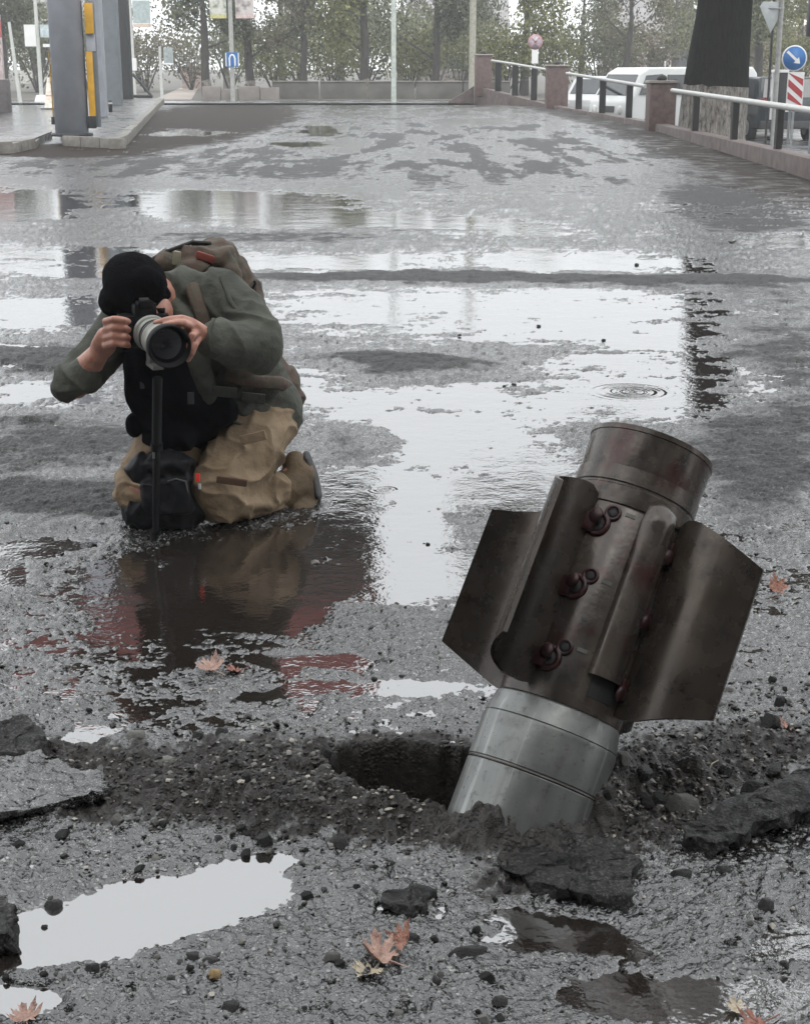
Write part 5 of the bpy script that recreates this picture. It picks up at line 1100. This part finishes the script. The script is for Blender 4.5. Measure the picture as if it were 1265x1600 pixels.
# far pale path at left
n = N('pale_path'); PATHM = n.set(color=n.ramp(n.noise(.8, 5), [(.3, (.24, .2, .17)), (.7, (.38, .33, .29))]), rough=.7)
a = Q(262, 150, 66); b_ = Q(318, 150, 66); m = MB(); m.add([(a.x, 62.2, .012), (b_.x, 62.2, .012), (Q(310, 150, 90).x, 90, .12), (Q(282, 150, 90).x, 90, .12)], [(0, 1, 2, 3)]); tag(m.build('path', PATHM), kind='structure')
gt = empty('gate_wall', Q(300, 130, 88)); tag(gt, 'pale pinkish wall at the end of the light path at left', 'wall')
a = Q(284, 108, 88); b_ = Q(318, 140, 88); wpart('wall', MB().box(((a.x+b_.x)/2, 88, (a.z+.1)/2), (b_.x-a.x, .3, a.z+.1)), simple('pink_plaster', (.34, .27, .25), .7), gt); wpart('coping', MB().box(((a.x+b_.x)/2, 87.98, a.z+.12), (b_.x-a.x+.2, .4, .12)), CONL, gt)
# ------------------------------------------------------------------ poles and signs on the left and centre
PALEP = simple('pale_pole', (.5, .51, .48), .55, 0, .1); CONCP = simple('concrete_pole', (.3, .29, .24), .7); GRNP = simple('greenish_pole', (.42, .46, .42), .55)
def pole(name, px, Yd, r, zt, mat, label, pyb=150):
    g = Q(px, pyb, Yd); t = empty(name, (g.x, Yd, 0)); tag(t, label, 'pole'); MB().tube([(0, 0, -.1), (0, 0, zt*.5), (0, 0, zt)], [r*1.1, r, r*.8], 10).build('shaft', mat, t); return t
t = pole('lamp_post', 364, 61, .085, 8.5, simple('lamp_post_grey', (.32, .32, .3), .5), 'grey lamp post carrying two banners and a blue sign'); t['category'] = 'lamp post'
MB().tube([(0, 0, 8.4), (.4, 0, 8.9), (1.3, 0, 9.0)], [.06, .05, .04], 8).build('arm', STEELP, t); MB().box((1.5, 0, 8.98), (.6, .2, .1)).build('lamp_head', STEELP, t, bevel=.03)
f_ = pxm(61)
bs = MB().box((.03, -.12, Q(364, 92.5, 61).z), (21/f_, .02, 21/f_)).build('blue_sign', BLU, t)
for dx in (-9.6/f_, 9.6/f_): MB().box((.03+dx, -.134, Q(364, 92.5, 61).z), (1.4/f_, .006, 20/f_)).build('sign_edge', WHT, bs)
zc = Q(364, 94, 61).z; u_ = [(-.105, -.2), (-.105, .08), (-.06, .19), (0, .22), (.06, .19), (.105, .08), (.105, -.2)]
MB().tube([(.03+x, -.14, zc+z) for x, z in u_], .034, 6).build('turn_symbol', WHT, bs)
BAN1 = N('banner_print'); cc_ = BAN1.ramp(BAN1.noise(3.5, 4, .6), [(.35, (.16, .2, .14)), (.5, (.5, .5, .44)), (.7, (.62, .62, .6))]); BAN1 = BAN1.set(color=cc_, rough=.6)
BAN2 = N('banner_print_dark'); cc_ = BAN2.ramp(BAN2.noise(3.0, 4, .6), [(.35, (.1, .09, .09)), (.55, (.5, .46, .44)), (.7, (.62, .6, .58))]); BAN2 = BAN2.set(color=cc_, rough=.6)
for x0, x1, mt, em in ((328, 354, BAN1, simple('banner_yellow', (.5, .47, .2), .6)), (368, 397, BAN2, simple('banner_pink', (.55, .42, .4), .6))):
    a = Q(x0, 22, 61); b_ = Q(x1, 28, 61); o = t.location.x
    MB().box(((a.x+b_.x)/2-o, -.02, (a.z+4.9)/2), (b_.x-a.x, .03, 4.9-a.z)).build('banner', mt, t); MB().box(((a.x+b_.x)/2-o, -.02, (a.z+b_.z)/2-.002), (b_.x-a.x, .034, a.z-b_.z)).build('banner_edge', em, t)
    MB().tube([(0, 0, 4.95), ((a.x+b_.x)-o*2, 0, 4.95)], .02, 6).build('banner_bracket', STEELP, t)
pole('utility_pole', 615, 59, .09, 9, GRNP, 'pale slim pole standing at the road edge near the centre')
pole('utility_pole', 737, 62.5, .13, 9, CONCP, 'thick yellowish concrete pole beside the first railing pillar')
pole('utility_pole', 31, 58, .07, 2.9, PALEP, 'short slanting white post near the left border').rotation_euler = (0, R(-4), 0)
t = pole('sign_pole', 65, 60, .075, 5, PALEP, 'white pole with pale panels left of the round column')
for x0, x1, y0, y1, mt in ((38, 58, 38, 72, WHT), (63, 82, 38, 58, simple('pale_blue_panel', (.45, .52, .54), .5)), (68, 82, 68, 73, WHT)):
    a = Q(x0, y0, 60); b_ = Q(x1, y1, 60); MB().box(((a.x+b_.x)/2-t.location.x, -.1, (a.z+b_.z)/2), (b_.x-a.x, .04, a.z-b_.z)).build('panel', mt, t)
MB().box((0, 0, .1), (.5, .5, .26), None, .7).build('footing', WHT, t, bevel=.03)
t = pole('sign_pole', 253, 62, .06, Q(253, 72, 62).z, PALEP, 'white post with a grey flag panel beyond the end of the island')
a = Q(255, 74, 62); b_ = Q(271, 98, 62); MB().box(((a.x+b_.x)/2-t.location.x, 0, (a.z+b_.z)/2), (b_.x-a.x, .03, a.z-b_.z)).build('panel', simple('grey_panel', (.3, .33, .33), .5), t); MB().box(((a.x+b_.x)/2-t.location.x, 0, b_.z-.03), (b_.x-a.x, .04, .06)).build('panel_edge', WHT, t)
t = pole('sign_pole', 211, 64, .06, 4.8, PALEP, 'white post with a pale sign right behind the dark column')
a = Q(207, 0, 64); b_ = Q(236, 36, 64); MB().box(((a.x+b_.x)/2-t.location.x, -.08, (a.z+b_.z)/2), (b_.x-a.x, .04, a.z-b_.z)).build('panel', simple('pale_teal_panel', (.36, .42, .42), .5), t); MB().box(((a.x+b_.x)/2-t.location.x, -.08, b_.z-.08), (b_.x-a.x, .05, .14)).build('panel_edge', simple('peach_edge', (.55, .45, .38), .5), t); MB().box((0, -.05, Q(211, 100, 64).z), (.28, .1, .5)).build('meter_box', WHT, t)
# red and white advertising stand at the left border
YA = 45; a = Q(-60, 22, YA); b_ = Q(7, 124, YA); ad = empty('advertising_stand', ((a.x+b_.x)/2, YA, 0)); tag(ad, 'red and white advertising stand cut by the left border', 'billboard')
wpart('board', MB().box(((a.x+b_.x)/2, YA, (a.z+b_.z)/2), (b_.x-a.x, .2, a.z-b_.z)), simple('pale_board', (.5, .43, .42), .6), ad, .02)
c0 = Q(-56, 30, YA); c9 = Q(4.5, 58, YA); wpart('red_field', MB().box(((c0.x+c9.x)/2, YA-.108, (c0.z+c9.z)/2), (c9.x-c0.x, .012, c0.z-c9.z)), simple('faded_red_field', (.42, .12, .11), .5), ad)
for yy in (62, 75, 88): c0 = Q(-50, yy, YA); c9 = Q(2, yy+6, YA); wpart('dark_line', MB().box(((c0.x+c9.x)/2, YA-.108, (c0.z+c9.z)/2), (c9.x-c0.x, .012, c0.z-c9.z)), simple('dark_print', (.06, .04, .045), .5), ad)
wpart('base', MB().box(((a.x+b_.x)/2+.05, YA, b_.z/2), (b_.x-a.x+.1, .5, b_.z)), simple('base_grey', (.09, .08, .08), .6), ad, .02)
# traffic cone by the round column
tcp = Q(77, 152, 48); cn = empty('traffic_cone', (tcp.x, 48, 0)); tag(cn, 'pale traffic cone left of the round column', 'cone')
MB().lathe([(.2, .04), (.17, .06), (.035, .95), (.02, .97)], 16).build('cone', simple('cone_white', (.6, .56, .48), .5), cn); MB().box((0, 0, .02), (.48, .48, .05)).build('foot', simple('cone_foot', (.1, .1, .1), .6), cn, bevel=.01); MB().lathe([(.135, .28), (.113, .44)], 16).build('band', simple('cone_orange', (.5, .2, .08), .5), cn)
# ------------------------------------------------------------------ houses far right and left
def house(name, px0, px1, Yd, zw, zr, wall, roof, label, wins):
    a = Q(px0, 100, Yd); b_ = Q(px1, 100, Yd); w_ = b_.x-a.x; t = empty(name, ((a.x+b_.x)/2, Yd, 0)); tag(t, label, 'building')
    MB().box((0, 3, zw/2), (w_, 6, zw)).build('wall', wall, t)
    r_ = MB(); r_.add([(-w_/2-.3, -.4, zw), (w_/2+.3, -.4, zw), (w_/2+.3, 6.4, zw), (-w_/2-.3, 6.4, zw), (-w_/2-.3, 3, zr), (w_/2+.3, 3, zr)], [(0, 1, 5, 4), (2, 3, 4, 5), (1, 2, 5), (3, 0, 4), (3, 2, 1, 0)]).build('roof', roof, t)
    for x in wins:
        f = MB().box((x*w_, -.03, zw*.55), (1.3, .06, 1.4)).build('window', WHT, t); MB().box((x*w_, -.07, zw*.55), (1.1, .03, 1.2)).build('pane', CGL, f)
    return t
PINKW = simple('pink_wall', (.34, .27, .26), .8, 0, .15); ROOFG = simple('roof_slate', (.24, .23, .23), .7, 0, .2, 3); ROOFW = simple('roof_pale', (.62, .6, .56), .6, 0, .06); WALLD = simple('dark_wall', (.16, .13, .125), .8)
house('house', 955, 1080, 100, 3.4, 6.2, PINKW, ROOFG, 'pinkish house with a grey roof behind the white van', (-.3, .05, .35))
house('house', 1190, 1330, 96, 3.7, 6.5, PINKW, ROOFW, 'house with a white roof at the upper right corner', (-.3, 0, .3))
house('house', 640, 790, 118, 3.2, 6.4, WALLD, ROOFG, 'grey house hidden behind the trees right of centre', (-.3, 0, .3))
house('house', 30, 180, 112, 3.4, 6.5, simple('pale_wall', (.42, .41, .38), .8), ROOFG, 'pale house behind the trees at left', (-.3, 0, .3))
# unseen block of flats added behind the viewpoint to darken camera-facing sides
bk_ = empty('apartment_block', (0, -9, 0)); tag(bk_, 'dark block of flats added out of view behind the viewpoint for shade', 'building')
MB().box((0, -5, 7.5), (70, 10, 16.4)).build('wall', simple('dark_plaster', (.055, .05, .046), .8, 0, .2, .6), bk_)
MB().box((0, -5, 15.9), (71, 11, .4)).build('roof', ROOFG, bk_)
wm_ = MB().box((0, 0, 0), (1.5, .08, 1.6)).mesh('window'); wm_.materials.append(simple('window_frame_grey', (.2, .2, .2), .6)); pm_ = MB().box((0, .05, 0), (1.3, .04, 1.4)).mesh('pane'); pm_.materials.append(CGL)
for fl_ in range(5):
    for k in range(18):
        o = link('window', wm_, None, bk_); o.location = (-32+k*3.75, .03, 1.9+fl_*2.9); link('pane', pm_, None, o)
# lawn strip with kerb on the side street
n = N('lawn'); LAWN = n.set(color=n.ramp(n.noise(3, 5), [(.3, (.06, .075, .03)), (.7, (.13, .15, .07))]), rough=.8, normal=n.bump(n.noise(60, 4), .8, .04))
a = P(1165, 197, SZ); m = MB(); m.prism([(a.x-1.0, a.y+.3), (26, a.y+.3), (26, a.y+9), (a.x-1.0, a.y+9)], SZ, SZ+.12); lw_ = m.build('lawn', LAWN); tag(lw_, kind='structure')
for k in range(13): MB().box((a.x-.4+k*1.25, a.y+.18, SZ+.07), (1.22, .18, .18)).build('kerb_stone', KERBM, lw_, bevel=.02)

# ------------------------------------------------------------------ rain haze
hz = bpy.data.materials.new('haze'); hz.use_nodes = True; t_ = hz.node_tree; t_.nodes.clear(); ho_ = t_.nodes.new('ShaderNodeOutputMaterial'); pv = t_.nodes.new('ShaderNodeVolumePrincipled')
pv.inputs['Color'].default_value = (.93, .95, .96, 1); pv.inputs['Density'].default_value = .0018; pv.inputs['Anisotropy'].default_value = .2; t_.links.new(pv.outputs[0], ho_.inputs['Volume'])
o = MB().box((0, 115, 13.0), (420, 320, 30.6)).build('haze', hz); tag(o, 'thin rain haze over the street', 'haze', kind='stuff')
